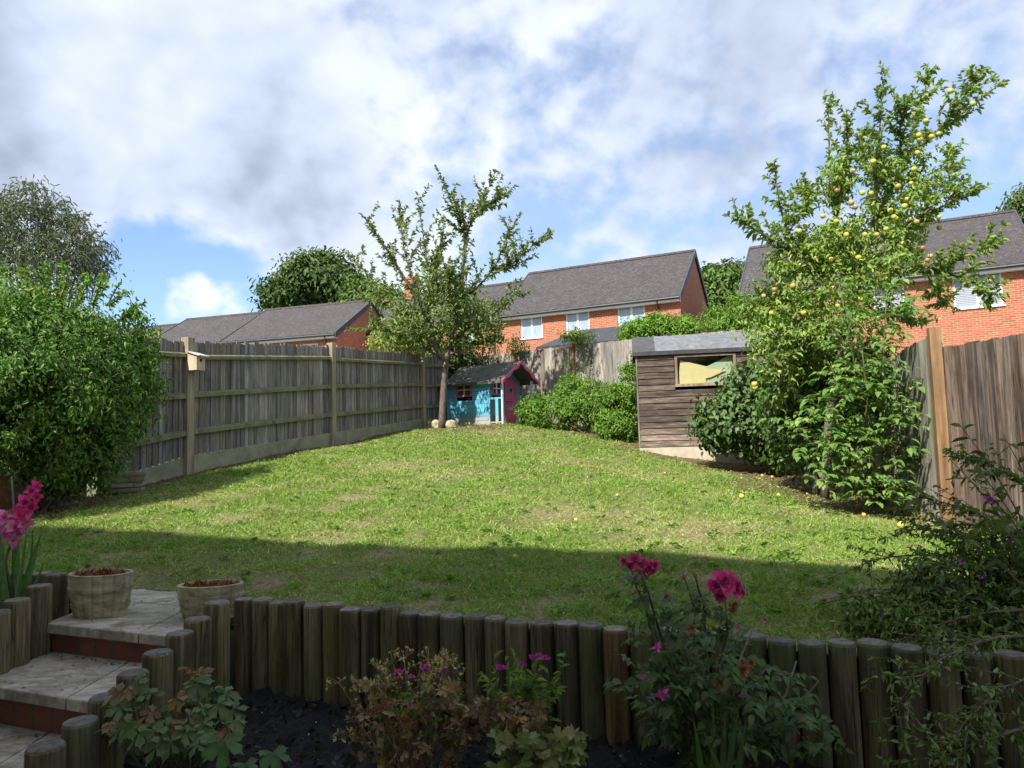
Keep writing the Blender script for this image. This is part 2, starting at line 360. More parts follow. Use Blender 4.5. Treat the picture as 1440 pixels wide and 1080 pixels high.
def m_lawn():
    m, nt, b, o = newmat('lawn_soil_and_thatch'); oc = objc(nt)
    n1 = noise(nt, oc, 1.1, 5, .6); n2 = noise(nt, oc, 28, 6, .75); n3 = noise(nt, oc, 120, 3, .6)
    g = ramp(nt, n2, [(.28, (.045,.065,.016)), (.5, (.10,.135,.032)), (.74, (.20,.21,.07))])
    d = ramp(nt, n2, [(.28, (.10,.075,.04)), (.5, (.24,.19,.105)), (.74, (.36,.30,.18))])
    c = mix(nt, ramp(nt, n1, [(.42, 0), (.60, .85)]), g, d)
    dm = attr(nt, 'dirt', 'Fac'); dirtc = ramp(nt, n2, [(.3, (.05,.032,.02)), (.6, (.17,.115,.068)), (.8, (.33,.25,.15))])
    c = mix(nt, dm, c, dirtc); c = mix(nt, .5, c, ramp(nt, n3, [(.3, .5), (.7, 1.3)]), 'MULTIPLY')
    L(nt, c, b.inputs['Base Color']); b.inputs['Roughness'].default_value = .95; b.inputs['Specular IOR Level'].default_value = .1
    bump(nt, n2, b, .7, .03); return m
M['lawn'] = m_lawn()
M['terrain'] = m_simple('rough_ground', (.05,.06,.025), (.13,.13,.06), .8, .95, .3, .05, tint=False)

# ================================================================== GROUND
def grid_mesh(name, us, vs, zf, mat, keep=None, kind='structure', attrs=None):
    UG, VG = np.meshgrid(us, vs); X = UU[0]*UG + VV[0]*VG; Y = UU[1]*UG + VV[1]*VG; Z = zf(X, Y, UG, VG)
    nu, nv = len(us), len(vs); V = np.stack([X, Y, Z], -1).reshape(-1,3)
    i = np.arange(nu*nv).reshape(nv, nu); F = np.stack([i[:-1,:-1], i[:-1,1:], i[1:,1:], i[1:,:-1]], -1).reshape(-1,4)
    if keep is not None:
        c = V[F].mean(1); F = F[keep(c[:,0], c[:,1])]
    me = bpy.data.meshes.new(name); me.from_pydata(V.tolist(), [], F.tolist())
    if attrs:
        for k, fn in attrs.items():
            a = me.attributes.new(k, 'FLOAT', 'POINT'); a.data.foreach_set('value', fn(V[:,0], V[:,1]).astype(np.float32))
    o = finish(name, me, mat, None, True); o['kind'] = kind; return o
def seg_d(x, y, a, b):
    a = np.array(a[:2]); b = np.array(b[:2]); d = b-a; t = np.clip(((x-a[0])*d[0]+(y-a[1])*d[1])/(d@d), 0, 1)
    return np.hypot(x-a[0]-t*d[0], y-a[1]-t*d[1])
CORNER = np.array([-1.15, 18.9]); BR = np.array([2.95, 15.5]); BR2 = np.array([6.3, 13.2])
RF = [np.array([4.3, 5.0]), RP[:2], np.array([RP2[0]+.02, RP2[1]]), np.array([5.15, 9.9]), BR2]
poly = np.array([(-6.2,1.2),(-6.6,8.0),PS[:2],P1[:2],P2[:2],P3[:2],CORNER,BR,BR2,RF[3],RF[2],RF[1],RF[0],(4.9,0.8)])
def inpoly(x, y, P=poly):
    r = np.zeros(x.shape, bool); n = len(P)
    for i in range(n):
        x1, y1 = P[i]; x2, y2 = P[(i+1)%n]
        c = ((y1 > y) != (y2 > y)); 
        with np.errstate(divide='ignore', invalid='ignore'): xi = (x2-x1)*(y-y1)/(y2-y1+1e-12)+x1
        r ^= c & (x < xi)
    return r
TREE0 = pt(621, 601, 15.6); AP0 = np.array([4.15, 9.2])
def wob(x, y): return .5*np.sin(x*3.1+y*2.3)+.3*np.sin(x*7.3-y*5.9+1)+.2*np.sin(x*15.1+y*13.7)
def dirt(x, y):
    w = wob(x, y)
    d = np.minimum.reduce([seg_d(x,y,PS,P1), seg_d(x,y,P1,P2), seg_d(x,y,P2,P3), seg_d(x,y,P3,CORNER)])
    m = np.clip(1.0-(d-.30-.12*w)/.25, 0, 1)
    m = np.maximum(m, np.clip(1-(np.hypot((x-TREE0[0]-.3)/1.5, (y-TREE0[1])/.9)-.7-.2*w)/.4, 0, 1)*.9)
    d = np.minimum(seg_d(x,y,(4.0,9.9),(4.5,7.2)), seg_d(x,y,(4.6,11.5),(4.0,9.9)))
    m = np.maximum(m, np.clip(1-(d-.75-.2*w)/.45, 0, 1)*.85)
    m = np.maximum(m, np.clip(1-(seg_d(x,y,(-6.5,7.0),(-4.9,7.4))-.75-.2*w)/.4, 0, 1)*.9)
    m = np.maximum(m, np.clip(1-(seg_d(x,y,(2.3,13.3),(4.4,12.4))-.4-.12*w)/.3, 0, 1)*.8)
    m = np.maximum(m, np.clip(1-(seg_d(x,y,(.3,15.9),(2.3,14.0))-.3-.12*w)/.3, 0, 1)*.6)
    return m
vs = np.r_[np.arange(2.76, 8, .10), np.arange(8, 20.5, .2)]
us = np.arange(-12, 6, .12)
def lawnz(X, Y, U, V): return G(X, Y)+ np.random.default_rng(3).normal(0, .006, X.shape)
SLAB_Z = -.85
def lawn_keep(x, y):
    u = UU[0]*x+UU[1]*y; v = VV[0]*x+VV[1]*y
    return inpoly(x, y) & ~((x > -2.44) & (x < -1.44) & (v < 3.27)) & ~((x < -2.3) & (v < 2.95))
grid_mesh('lawn', us, vs, lawnz, M['lawn'], lawn_keep, attrs={'dirt': dirt})
tu = np.r_[np.linspace(-260, -16, 22), np.arange(-15, 15, .8), np.linspace(16, 260, 22)]
tv = np.r_[np.linspace(-60, 2.2, 12), 2.74, 2.80, np.arange(3.4, 26, .8), np.linspace(28, 420, 30)]
def terr(X, Y, U, V):
    z = np.where(V < 2.78, -1.55, G(X, Y)-.10); d = np.hypot(X, Y)
    return z + np.where(V > 3, np.clip((d-60)/200, 0, 1)*6, 0)
grid_mesh('ground', tu, tv, terr, M['terrain'])
# soil bed in front of the log wall
def soilz(X, Y, U, V):
    r = np.random.default_rng(5)
    return -1.135 + .02*np.sin(X*9)*np.sin(Y*8) + r.normal(0, .012, X.shape) - .02*(2.7-V)
o = grid_mesh('soil_bed', np.arange(-2.50, 2.2, .03), np.arange(.4, 2.82, .03), soilz, M['soil'], lambda x, y: (UU[0]*x+UU[1]*y) > -2.42-.42*np.clip((VV[0]*x+VV[1]*y)-2.3,-2,.1)*-.0 )
grid_mesh('left_border_soil', np.arange(-7.5, -2.9, .05), np.arange(.2, 3.1, .05), lambda X,Y,U,V: -.80+.03*np.sin(X*11)*np.sin(Y*9)+np.random.default_rng(8).normal(0,.008,X.shape), M['soil'], lambda x, y: x < -2.50)

# ---- crumbs and grit on the soil
def soil_bits():
    n = 5000; u = NR.uniform(-2.35, 1.6, n); v = NR.uniform(1.4, 2.68, n)
    x = UU[0]*u+VV[0]*v; y = UU[1]*u+VV[1]*v; p = np.stack([x, y, -1.13+NR.uniform(0,.012,n)], -1)
    c = np.tile(np.array([[.035,.026,.02]]), (n,1))*NR.uniform(.5,1.6,(n,1)); m = NR.random(n) < .05; c[m] = [.42,.38,.33]
    s = NR.uniform(.008,.03,n); s[m] *= .45
    o = scatter('soil_crumbs', T_LEAF, p, rdir(n), rdir(n), s, .9, c, M['farleaf']); tag(o, 'dark crumbly soil with pale grit in the lower bed', 'soil', kind='stuff')
soil_bits()

# ---- grass
def grass():
    P = []; H = []; C = []
    def zone(n, y0, y1, h):
        x = NR.uniform(-6.2, 6.0, n); y = NR.uniform(y0, y1, n)
        v = VV[0]*x+VV[1]*y; m = inpoly(x, y) & (v > 2.86) & (np.abs(x) < .80*y+.3) & lawn_keep(x, y); x, y = x[m], y[m]
        dm = dirt(x, y); m = NR.random(len(x)) > dm*.97; x, y = x[m], y[m]
        w = np.sin(x*1.9+1.1*y)+np.sin(x*4.1-y*3.2)*.7+np.sin(x*9.7+y*8.3)*.5+np.sin(x*.8-y*1.3+2)
        dry = 1/(1+np.exp(-(w-1.0+ .35*np.clip(x,-2,3)*.6)*1.6))
        m = NR.random(len(x)) > dry*.72; x, y, dry, w = x[m], y[m], dry[m], w[m]
        n = len(x); z = G(x, y)-.004
        hh = h*(1+.5*np.sin(x*6+y*4.7)*np.sin(x*3.3-y*7.1))*NR.uniform(.5,1.4,n)*(1-.35*dry)
        g = np.array([.175,.285,.045]); yl = np.array([.32,.39,.095]); br = np.array([.42,.38,.19])
        t = np.clip(dry*.9+NR.normal(0,.25,n), 0, 1)[:,None]
        c = g*(1-t)+yl*t; m = NR.random(n) < .04+.24*dry; c[m] = br
        c *= NR.uniform(.65,1.3,(n,1))
        P.append(np.stack([x,y,z],-1)); H.append(hh); C.append(c)
    zone(300000, 2.2, 5.0, .045); zone(210000, 5.0, 8.0, .05); zone(170000, 8, 12, .055); zone(130000, 12, 19, .06)
    P = np.concatenate(P); H = np.concatenate(H); C = np.concatenate(C); n = len(P)
    ax = NR.normal(0, .75, (n,3)); ax[:,2] = NR.uniform(.35, 1.1, n)
    wd = np.where(P[:,1] < 5, .0045, np.where(P[:,1] < 8, .006, np.where(P[:,1] < 12, .009, .013)))/H
    o = scatter('lawn_grass', T_BLADE, P, ax, rdir(n), H, wd, C, M['grass'], curl=.25)
    tag(o, 'short patchy green and straw coloured lawn grass', 'grass', kind='stuff')
    # broad leaved weeds and clover
    P = []; A = []; S = []; C = []
    k = 0
    while k < 620:
        y = 3 + 14*R0.random()**1.6; x = R0.uniform(-.75, .72)*y
        if not (inpoly(np.array([x]), np.array([y]))[0]) or VV[0]*x+VV[1]*y < 2.95 or dirt(np.array([x]), np.array([y]))[0] > .7 or not lawn_keep(np.array([x]), np.array([y]))[0]: continue
        k += 1; z = gz(x, y); m = R0.randint(5, 11); r = R0.uniform(.025,.055); g = R0.uniform(1.0,1.7)
        for j in range(m):
            a = R0.uniform(0, 2*pi); P.append((x+R0.gauss(0,.015), y+R0.gauss(0,.015), z+.012)); A.append((math.cos(a), math.sin(a), R0.uniform(.5,1.6)))
            S.append(r*R0.uniform(.7,1.3)); C.append((.11*g,.19*g,.035*g))
    n = len(P); o = scatter('lawn_weeds', T_LEAF, np.array(P), np.array(A), np.tile([[0,0,1.0]],(n,1))+NR.normal(0,.2,(n,3)), np.array(S), .38, np.array(C)*NR.uniform(.8,1.2,(n,1)), M['leaf'], curl=.3)
    tag(o, 'low broad-leaved weeds and dandelion rosettes in the lawn', 'weeds', kind='stuff')
    # fallen leaves / litter on the bare strips
    n = 9000; x = NR.uniform(-5.5, 5.2, n); y = NR.uniform(5, 17.5, n); m = inpoly(x, y) & (NR.random(n) < dirt(x, y)); x, y = x[m], y[m]; n = len(x)
    c = np.array([(.28,.18,.08),(.40,.31,.16),(.12,.07,.04),(.45,.40,.30)])[NR.integers(0,4,n)]*NR.uniform(.6,1.2,(n,1))
    o = scatter('leaf_litter', T_LEAF, np.stack([x,y,G(x,y)+.012],-1), rdir(n)*[1,1,.2], np.tile([[0,0,1.0]],(n,1))+NR.normal(0,.4,(n,3)), NR.uniform(.025,.06,n), .6, c, M['farleaf'])
    tag(o, 'dry brown leaf litter along the foot of the fences and shrubs', 'leaf litter', kind='stuff')
grass()

# ================================================================== LOG WALLS AND STEPS
def log_mb(x, y, r, z0, z1, rng, lean=0):
    """one round timber with a chamfered top; body only"""
    mb = MB(); t = rng.uniform(.62, 1.08); g = rng.uniform(-.06,.06); c = (t*(1+g), t, t*(1-g*1.5))
    if rng.random() < .04: c = (t*1.1, t*.82, t*.6)
    mb.lathe((x, y, 0), [(r*1.02, z0), (r*1.01, z0+(z1-z0)*.5), (r, z1-.007), (r*.93, z1)], 20, 1, rng.uniform(.94,1.04), rng.uniform(0, pi), c)
    return mb
def log_part(parent, x, y, r, z0, z1, rng):
    b = log_mb(x, y, r, z0, z1, rng).build('log', M['log'], parent, False)
    m = MB(); t = rng.uniform(.6,1.4); m.lathe((x, y, 0), [(r*.92, z1+.0005), (r*.88, z1+.002), (r*.02, z1+.003+rng.uniform(0,.003))], 18, 1, 1, 0, (t,t,t)); m.build('cut_end', M['logtop'], b, False)
rng = random.Random(3)
wall0 = thing('log_retaining_wall', 'long row of dark upright round logs holding up the edge of the lawn', 'retaining wall', (*uv(-2.58,2.745), -1.2))
u = -2.585; i = 0
while u < 1.75:
    r = rng.uniform(.046,.051); p = uv(u+r, 2.745+.012*math.sin(i*1.7)+ (0.012 if i%5 == 2 else 0)); log_part(wall0, p[0], p[1], r, -1.32, -.725+rng.uniform(-.011,.011)+.004*math.sin(i), rng)
    u += 2*r+rng.uniform(.001,.004); i += 1
fl = thing('log_edging', 'short descending row of round logs beside the right edge of the steps', 'log edging', (-1.45, 3.1, -1.2))
for px, py, Y in ((305,847,3.38),(278,870,3.25),(253,890,3.12),(222,917,2.97),(187,946,2.82),(150,979,2.66),(113,1014,2.50),(64,1049,2.35),(10,1095,2.2)):
    p = pt(px, py, Y); log_part(fl, p[0], p[1], .0575, -1.5, p[2], rng)
fl2 = thing('log_edging', 'row of round logs at the left edge of the steps below the pink gladiolus', 'log edging', (-2.4, 3.6, -1.2))
for px, py, Y in ((-22,872,3.25),(5,860,3.36),(33,843,3.49),(64,823,3.66),(88,807,3.84),(64,806,4.0),(44,805,4.05),(22,806,4.1),(0,808,4.15),(-22,810,4.2)):
    p = pt(px, py, Y); log_part(fl2, p[0]-.03, p[1], .057, -1.45, p[2], rng)
st = thing('garden_steps', 'stone slab steps with red brick risers going up to the lawn', 'steps', (*uv(-2.9,2.3), -1.18))
F22 = Fr((0,0,0), (UU[0],UU[1],0), (VV[0],VV[1],0))
FS = Fr((0,0,0), (UU[0],UU[1],0), (0,1/math.cos(A22),0))
def slab(u0,u1,v0,v1,z,parts):
    for (a,b,c,d,t) in parts:
        m = MB(); m.box(FS, u0+(u1-u0)*a, u0+(u1-u0)*b-.006, v0+(v1-v0)*c, v0+(v1-v0)*d-.006, z-.05, z, (t,t,t)); m.build('slab', M['paving'], st, False, .006)
slab(-2.57,-1.585,2.49,3.30,-.85,[(0,.66,0,.62,1.0),(.66,1,0,.62,.9),(0,.45,.62,1,.95),(.45,1,.62,1,1.04)])
slab(-2.57,-1.66,2.08,2.56,-1.0,[(0,.62,0,1,.95),(.62,1,0,1,1.05)])
slab(-3.3,-1.69,1.30,2.14,-1.17,[(0,.35,0,1,1.0),(.35,.72,0,1,.9),(.72,1,0,1,1.06)])
for (v, z0, z1, u0, u1) in ((2.53,-1.0,-.90,-2.57,-1.60),(2.12,-1.17,-1.05,-2.57,-1.67),(1.35,-1.36,-1.22,-3.3,-1.70)):
    m = MB(); m.box(FS, u0, u1, v, v+.09, z0, z1-.001); m.build('brick_riser', M['riser'], st)
P_ = []; S_ = []
for k in range(260):
    st_ = R0.choice(((2.49,3.28,-.85,-2.35,-1.5),(2.10,2.50,-1.0,-2.35,-1.6),(1.4,2.08,-1.17,-2.6,-1.6))); v_ = R0.uniform(st_[0], st_[1]); x_ = R0.uniform(st_[3], st_[4])
    if R0.random() < .6: v_ = st_[1]-abs(R0.gauss(0,.02)) 
    P_.append((x_, (v_-x_*math.sin(A22))/math.cos(A22), st_[2]+.004)); S_.append(R0.uniform(.006,.022))
n = len(P_); tag(scatter('step_litter', T_LEAF, np.array(P_), rdir(n)*[1,1,.2], norm(rdir(n)*.4+[0,0,1]), np.array(S_), .6, np.array([(.16,.10,.05),(.08,.10,.03),(.30,.24,.13),(.05,.04,.03)])[NR.integers(0,4,n)], M['farleaf']), 'crumbs of dead leaf and moss on the stone steps', 'leaf litter', kind='stuff')
# patio further down behind the camera (the house stands on it)
m = MB(); m.box(F22, -12, 9, -1.2, 1.30, -1.50, -1.36); tag(m.build('patio', M['paving']), kind='structure')

# barrels
def barrel(px, py, Y, rx, ry, h, ang, lab):
    c = pt(px, py, Y); zb = SLAB_Z+.001; t = thing('barrel_planter', lab, 'planter', (c[0], c[1], zb), 'half barrel planters on the top step')
    m = MB(); prof = [(.78,0),(.80,.02)]
    rr_ = lambda f: .80+.19*math.sin(f*1.45)
    for f, e in ((.06,0),(.14,0),(.20,0),(.205,.03),(.30,.03),(.305,0),(.42,0),(.55,0),(.60,0),(.605,.03),(.71,.03),(.715,0),(.82,0),(.92,.0),(.98,.0)): prof.append((rr_(f)+e, f*h))
    prof += [(1.0,h),(.97,h+.004),(.88,h+.004),(.86,h-.01),(.84,h-.05)]
    n = 72; o = (c[0], c[1], zb); m.lathe(o, [(r*rx, z) for r, z in prof], n, 1, ry/rx, ang)
    mm = m; V = mm.v
    for i in range(len(V)):   # stave grooves
        k = i % n
        if k % 4 == 0 and i//n < len(prof)-3: x, y, z = V[i]; V[i] = (c[0]+(x-c[0])*.955, c[1]+(y-c[1])*.955, z)
    m.build('barrel', M['barrel'], t, False)
    s = MB(); s.lathe(o, [(rx*.87, h-.05),(rx*.86,h-.035),(rx*.5,h-.02),(rx*.02,h-.012)], 24, 1, ry/rx, ang); s.build('compost', M['reddirt'], t, False)
    n = 260; a = NR.uniform(0,2*pi,n); r = rx*.8*np.sqrt(NR.random(n)); x = r*np.cos(a); y = r*np.sin(a)*ry/rx
    p = np.stack([c[0]+x*math.cos(ang)-y*math.sin(ang), c[1]+x*math.sin(ang)+y*math.cos(ang), np.full(n, zb+h-.015)], -1)
    ax = rdir(n); ax[:,2] = np.abs(ax[:,2])
    scatter('dead_foliage', T_LEAF, p, ax, rdir(n), NR.uniform(.015,.045,n), .35, leafcol(n,(.22,.075,.03),.35), M['farleaf'], t)
    return t, c
b1, c1 = barrel(141, 862, 3.80, .172, .115, .215, rad(-8), 'weathered half barrel planter on the left of the top step, full of dry compost')
b2, c2 = barrel(296, 880, 3.68, .165, .105, .165, rad(2), 'weathered half barrel planter tucked behind the log edging on the right of the top step')
m = MB()
for k in range(7):
    x = c1[0]+.1+R0.gauss(0,.012); y = c1[1]-.02+R0.gauss(0,.012); m.tube([(x,y,-.68),(x+R0.gauss(0,.01),y,-.62),(x+R0.gauss(0,.025),y,-.56-R0.random()*.03)], [.003,.002,.001], 5)
m.build('dead_stalk', M['drytwig'], b1)

# ================================================================== LEFT FENCE
def post_mb(p0, top, w, ang, taper=False, c=(1,1,1)):
    f = fr2((p0[0], p0[1], 0), ang); m = MB(); m.box(f, -w/2, w/2, -w/2, w/2, p0[2]-.15, top, c); return m
def board_bay(parent, A, B, zb, zt, nrm, matb, w=.105, rails=(.12,.52,.88), railmat=None, gb=.16, rng=R0, rail=True, top_j=.02, gmat=None, tint=1.0, step=.008, flip=False):
    """A,B ground xy; zb(t) bottom, zt(t) top; nrm = side facing the viewer"""
    A = np.array(A[:2]); B = np.array(B[:2]); d = B-A; Ln = np.hypot(*d); d = d/Ln
    nv = np.array(nrm[:2]); nv = nv - d*nv.dot(d); nv /= np.hypot(*nv)
    m = MB(); s = 0.0
    while s < Ln-.03:
        ww = min(w*rng.uniform(.85,1.12), Ln-s); t = (s+ww/2)/Ln; z0 = zb(t)+gb; z1 = zt(t)+rng.uniform(-top_j, top_j); k = rng.uniform(.62,1.28)*tint; g = rng.gauss(0,.03)
        back = -.006+ (s*7 % .004)
        fr = Fr((A[0],A[1],0), (d[0],d[1],0), (nv[0],nv[1],0))
        fA, fB = (back-step, back) if flip else (back, back-step)
        p = [fr(s,fA,z0),fr(s+ww+.003,fB,z0),fr(s+ww+.003,fB-.012,z0),fr(s,fA-.012,z0),fr(s,fA,z1),fr(s+ww+.003,fB,z1+rng.uniform(-.006,.006)),fr(s+ww+.003,fB-.012,z1),fr(s,fA-.012,z1)]
        m.hexa(p, (k*(1+g),k,k*(1-g))); s += ww
    m.build('board_panel', matb, parent)
    def beam(name, f0, f1, b0, b1, mat, absz=False):
        q = MB(); fr = Fr((A[0],A[1],0), (d[0],d[1],0), (nv[0],nv[1],0))
        zs = [(zb(t)+f0*(zt(t)-zb(t)), zb(t)+f1*(zt(t)-zb(t))) if not absz else (zb(t)+f0, zb(t)+f1) for t in (0,1)]
        p = [fr(.0,b0,zs[0][0]),fr(.0,b1,zs[0][0]),fr(Ln,b1,zs[1][0]),fr(Ln,b0,zs[1][0]),fr(.0,b0,zs[0][1]),fr(.0,b1,zs[0][1]-.03 if name=='rail' else zs[0][1]),fr(Ln,b1,zs[1][1]-.03 if name=='rail' else zs[1][1]),fr(Ln,b0,zs[1][1])]
        q.hexa(p, (1,1,1), [(0,0,0),(0,.05,0),(Ln,.05,0),(Ln,0,0),(0,0,.08),(0,.05,.08),(Ln,.05,.08),(Ln,0,.08)]); q.build(name, mat, parent)
    if rail:
        for f in rails: beam('rail', f-.022, f+.022, -.002, .055, railmat or M['rail'])
    if gb > 0: beam('gravel_board', -.12, gb, -.012, .012, gmat or M['gravel'], True)
    return
lf = thing('closeboard_fence', 'tall weathered grey closeboard fence with mossy rails along the left side of the lawn', 'fence', P1)
nL = (.947, -.32)
PT1 = pt(263, 477, 9.57)[2]; PT2 = pt(466, 484, 12.7)[2]; PT3 = pt(593, 495, 16.2)[2]
TS = PT1-.02+ (PT1-PT2)*.4
angL = math.atan2(P2[1]-P1[1], P2[0]-P1[0])
def lin(a, b): return lambda t: a+(b-a)*t
q0 = PS + np.array([0,0,0])
board_bay(lf, PS, P1, lin(PS[2]-.03, P1[2]+.02), lin(PT1-.10, PT1-.04), nL, M['fence'], gb=.20, rails=(.30,.585,.90))
board_bay(lf, P1, P2, lin(P1[2]+.02, P2[2]+.02), lin(PT1-.03, PT2-.03), nL, M['fence'], gb=.2, rails=(.30,.585,.88))
board_bay(lf, P2, P3, lin(P2[2]+.02, P3[2]+.02), lin(PT2-.04, PT3-.05), nL, M['fence'], gb=.2, rails=(.30,.59,.87))
CG = gz(*CORNER); 
board_bay(lf, P3, CORNER, lin(P3[2], CG), lin(PT3-.10, CG+1.75), nL, M['fence'], gb=.2, rails=(.30,.59,.87))
def sh(p, k=.055): return np.array([p[0]+.947*k*.2, p[1]-.32*k*.2, p[2]])
post_mb(sh(P1), PT1+.02, .125, angL).build('post', M['post'], lf, bevel=.006)
post_mb(sh(P2), PT2+.02, .125, angL).build('post', M['post'], lf, bevel=.006)
post_mb(sh(P3), PT3+.02, .125, angL).build('post', M['post'], lf, bevel=.006)
post_mb(sh(PS), PS[2]+1.0, .125, angL).build('post', M['rail'], lf, bevel=.006)
# bird box on the first post
bz = pt(270, 521, 9.5)[2]; nl = np.array([nL[0], nL[1], 0]); nl /= np.linalg.norm(nl); dl = np.array([-nl[1], nl[0], 0])
fb = Fr(np.array([sh(P1)[0], sh(P1)[1], bz]) + nl*.0655, nl, dl)
bb = thing('bird_box', 'small pale wooden bird box with a sloping lid on the left fence post', 'bird box', fb.o)
m = MB(); m.prism(fb, [(0,0),(.15,0),(.15,.19),(0,.24)], -.078, .078, (1.5,1.5,1.55)); m.build('box', M['post'], bb)
m = MB(); m.hexa([fb(-.02,-.10,.252),fb(.20,-.10,.182),fb(.20,.10,.182),fb(-.02,.10,.252),fb(-.02,-.10,.268),fb(.20,-.10,.198),fb(.20,.10,.198),fb(-.02,.10,.268)], (2.2,2.3,2.5)); m.build('lid', M['fence'], bb)
m = MB(); m.add([fb(.153, .024*math.cos(2*pi*k/16), .135+.024*math.sin(2*pi*k/16)) for k in range(16)], [tuple(range(16))]); m.build('dark_hole_disc', M['darkroom'], bb)  # flat near-black disc, shade of the opening painted on, nothing cut
# stacked pale slabs by the end post, low brick wall behind the hedge
sp = thing('stone_stack', 'small stack of pale rough slabs by the short post at the left fence end', 'stones', pt(177, 690, 8.3))
for k in range(4):
    c = pt(176+R0.uniform(-4,4), 694, 8.28); f = fr2((c[0], c[1], gz(c[0], c[1])+.0), rad(62+R0.uniform(-12,12))-rad(40)); m = MB()
    m.box(f, -.20+R0.uniform(-.03,.03), .19, -.11, .11, .0+.062*k, .052+.062*k, (R0.uniform(.5,.8),)*3); m.build('slab', M['limestone'], sp, bevel=.012)
bw = thing('garden_wall', 'low dark brick wall under the big hedge at left', 'wall', (-5.8, 7.6, -.7))
a = np.array([-4.92, 8.22]); b = np.array([-7.4, 7.0]); d = (b-a)/np.hypot(*(b-a)); f = Fr((a[0],a[1],0), (d[0],d[1],0), (d[1],-d[0],0)); f.b = np.array([-d[1], d[0], 0]); 
m = MB(); m.box(f, 0, 2.75, -.11, .11, -1.0, -.22); m.build('wall', M['olbrick'], bw)
m = MB(); m.box(f, -.02, 2.77, -.13, .13, -.219, -.16, (.5,.5,.5)); m.build('coping', M['concrete'], bw)

# ================================================================== BACK FENCE
bf = thing('closeboard_fence', 'grey boarded back fence behind the playhouse and the hedge', 'fence', (1.0, 17.2, .2))
bt = [pt(672, 499, 18.5)[2], 0]
BF = [CORNER, CORNER+(BR-CORNER)*.30, CORNER+(BR-CORNER)*.64, BR]
def btop(p):   # top height from the photographed line, at its true distance
    x = 720+1000*p[0]/p[1]; y = 499+(x-690)*(476-499)/(900-690); return pt(x, y, p[1])[2]
for A_, B_ in zip(BF[:-1], BF[1:]):
    board_bay(bf, A_, B_, lin(gz(*A_), gz(*B_)), lin(btop(A_), btop(B_)), (-.6,-.8), M['fence'], w=.125, rail=False, gb=.12, top_j=.012, tint=1.25)
B3 = BR2; zt = btop(BR)
board_bay(bf, BR, BR2, lin(gz(*BR), gz(*BR2)), lin(zt, zt-.1), (-.6,-.8), M['fence'], w=.125, rail=False, gb=.12, top_j=.012)
for q in (BF[1], BF[2]):
    zz = gz(*q); post_mb((q[0]-.02, q[1]-.03, zz), btop(q)+.06, .10, math.atan2(BR[1]-CORNER[1], BR[0]-CORNER[0])).build('post', M['opost'], bf, bevel=.005)

# ================================================================== RIGHT FENCE
rf = thing('closeboard_fence', 'brown and grey closeboard fence with an orange post on the right', 'fence', RP)
zr1 = pt(1322, 469, 6.9)[2]
nR = (-.95, -.3)
board_bay(rf, RP, RF[2], lin(RP[2]+.02, RP2[2]+.02), lin(zr1-.02, pt(1288,492,8.1)[2]), nR, M['fence'], w=.13, rail=False, gb=.16, tint=1.5, gmat=M['concrete'], step=.006, flip=True)
board_bay(rf, RF[2], RF[3], lin(RP2[2], gz(*RF[3])), lin(pt(1288,492,8.1)[2], gz(*RF[3])+1.75), nR, M['fence'], w=.13, rail=False, gb=.16, gmat=M['concrete'])
board_bay(rf, RF[3], BR2, lin(gz(*RF[3]), gz(*BR2)), lin(gz(*RF[3])+1.75, gz(*BR2)+1.8), nR, M['fence'], w=.13, rail=False, gb=.16)
E1 = np.array([RP[0]+.05, RP[1]-.03]); E2 = pt(1440, 600, 5.45)[:2]; d = (E2-E1); E3 = E1+d*2.2
ze1 = pt(1338, 489, E1[1])[2]; ze2 = pt(1440, 471, E2[1])[2]
board_bay(rf, E1, E3, lin(-1.02, -1.1), lin(ze1, ze1+(ze2-ze1)*2.2), (-.8,-.6), M['bfence'], w=.115, rail=False, gb=.0, top_j=.008, tint=1.0, step=.024)
post_mb((RP[0]-.015, RP[1]-.07, RP[2]), zr1+.05, .10, math.atan2(RP2[1]-RP[1], RP2[0]-RP[0])).build('post', M['opost'], rf, bevel=.005)
post_mb((RP[0]+.075, RP[1]+.02, RP[2]), zr1-.02, .07, math.atan2(RP2[1]-RP[1], RP2[0]-RP[0])).build('post', M['post'], rf, bevel=.005)

# ================================================================== PLAYHOUSE
O = pt(706, 598, 16.0); aP = rad(-37); ph = Fr(O, (math.cos(aP), math.sin(aP), 0), (-math.sin(aP), math.cos(aP), 0))
PH = thing('playhouse', 'blue and pink childrens wooden playhouse with a felt roof in the back corner', 'playhouse', O)
def cladding(name, mat, parent, fr, swap, s0, s1, z0, z1, off, holes, bh=.098, thick=.018, tints=(.85,1.12)):
    """shiplap boards on a wall; swap=False: wall runs along a at b=off, True: along b at a=off; holes=(s0,s1,z0,z1)"""
    m = MB(); z = z0
    while z < z1-.01:
        zz = min(z+bh, z1); segs = [(s0, s1)]
        for h in holes:
            if h[3] > z+.004 and h[2] < zz-.004:
                n = []
                for a, b in segs:
                    if h[0] > a: n.append((a, min(b, h[0])))
                    if h[1] < b: n.append((max(a, h[1]), b))
                segs = [q for q in n if q[1]-q[0] > .005]
        k = R0.uniform(*tints)
        for a, b in segs:
            t0, t1 = off, off+thick
            if swap: m.box(fr, t0, t1, a, b, z+.0, zz-.006, (k,k,k)); 
            else: m.box(fr, a, b, t0, t1, z, zz-.006, (k,k,k))
        z = zz
    mm = m
    for i in range(len(m.u)): 
        if swap: x, y, w_ = m.u[i]; m.u[i] = (y, x, w_)
    return m.build(name, mat, parent)
Lh, Po, Wd, He, Hr = 1.30, .34, 1.20, 1.06, 1.46
x0 = -Po-Lh
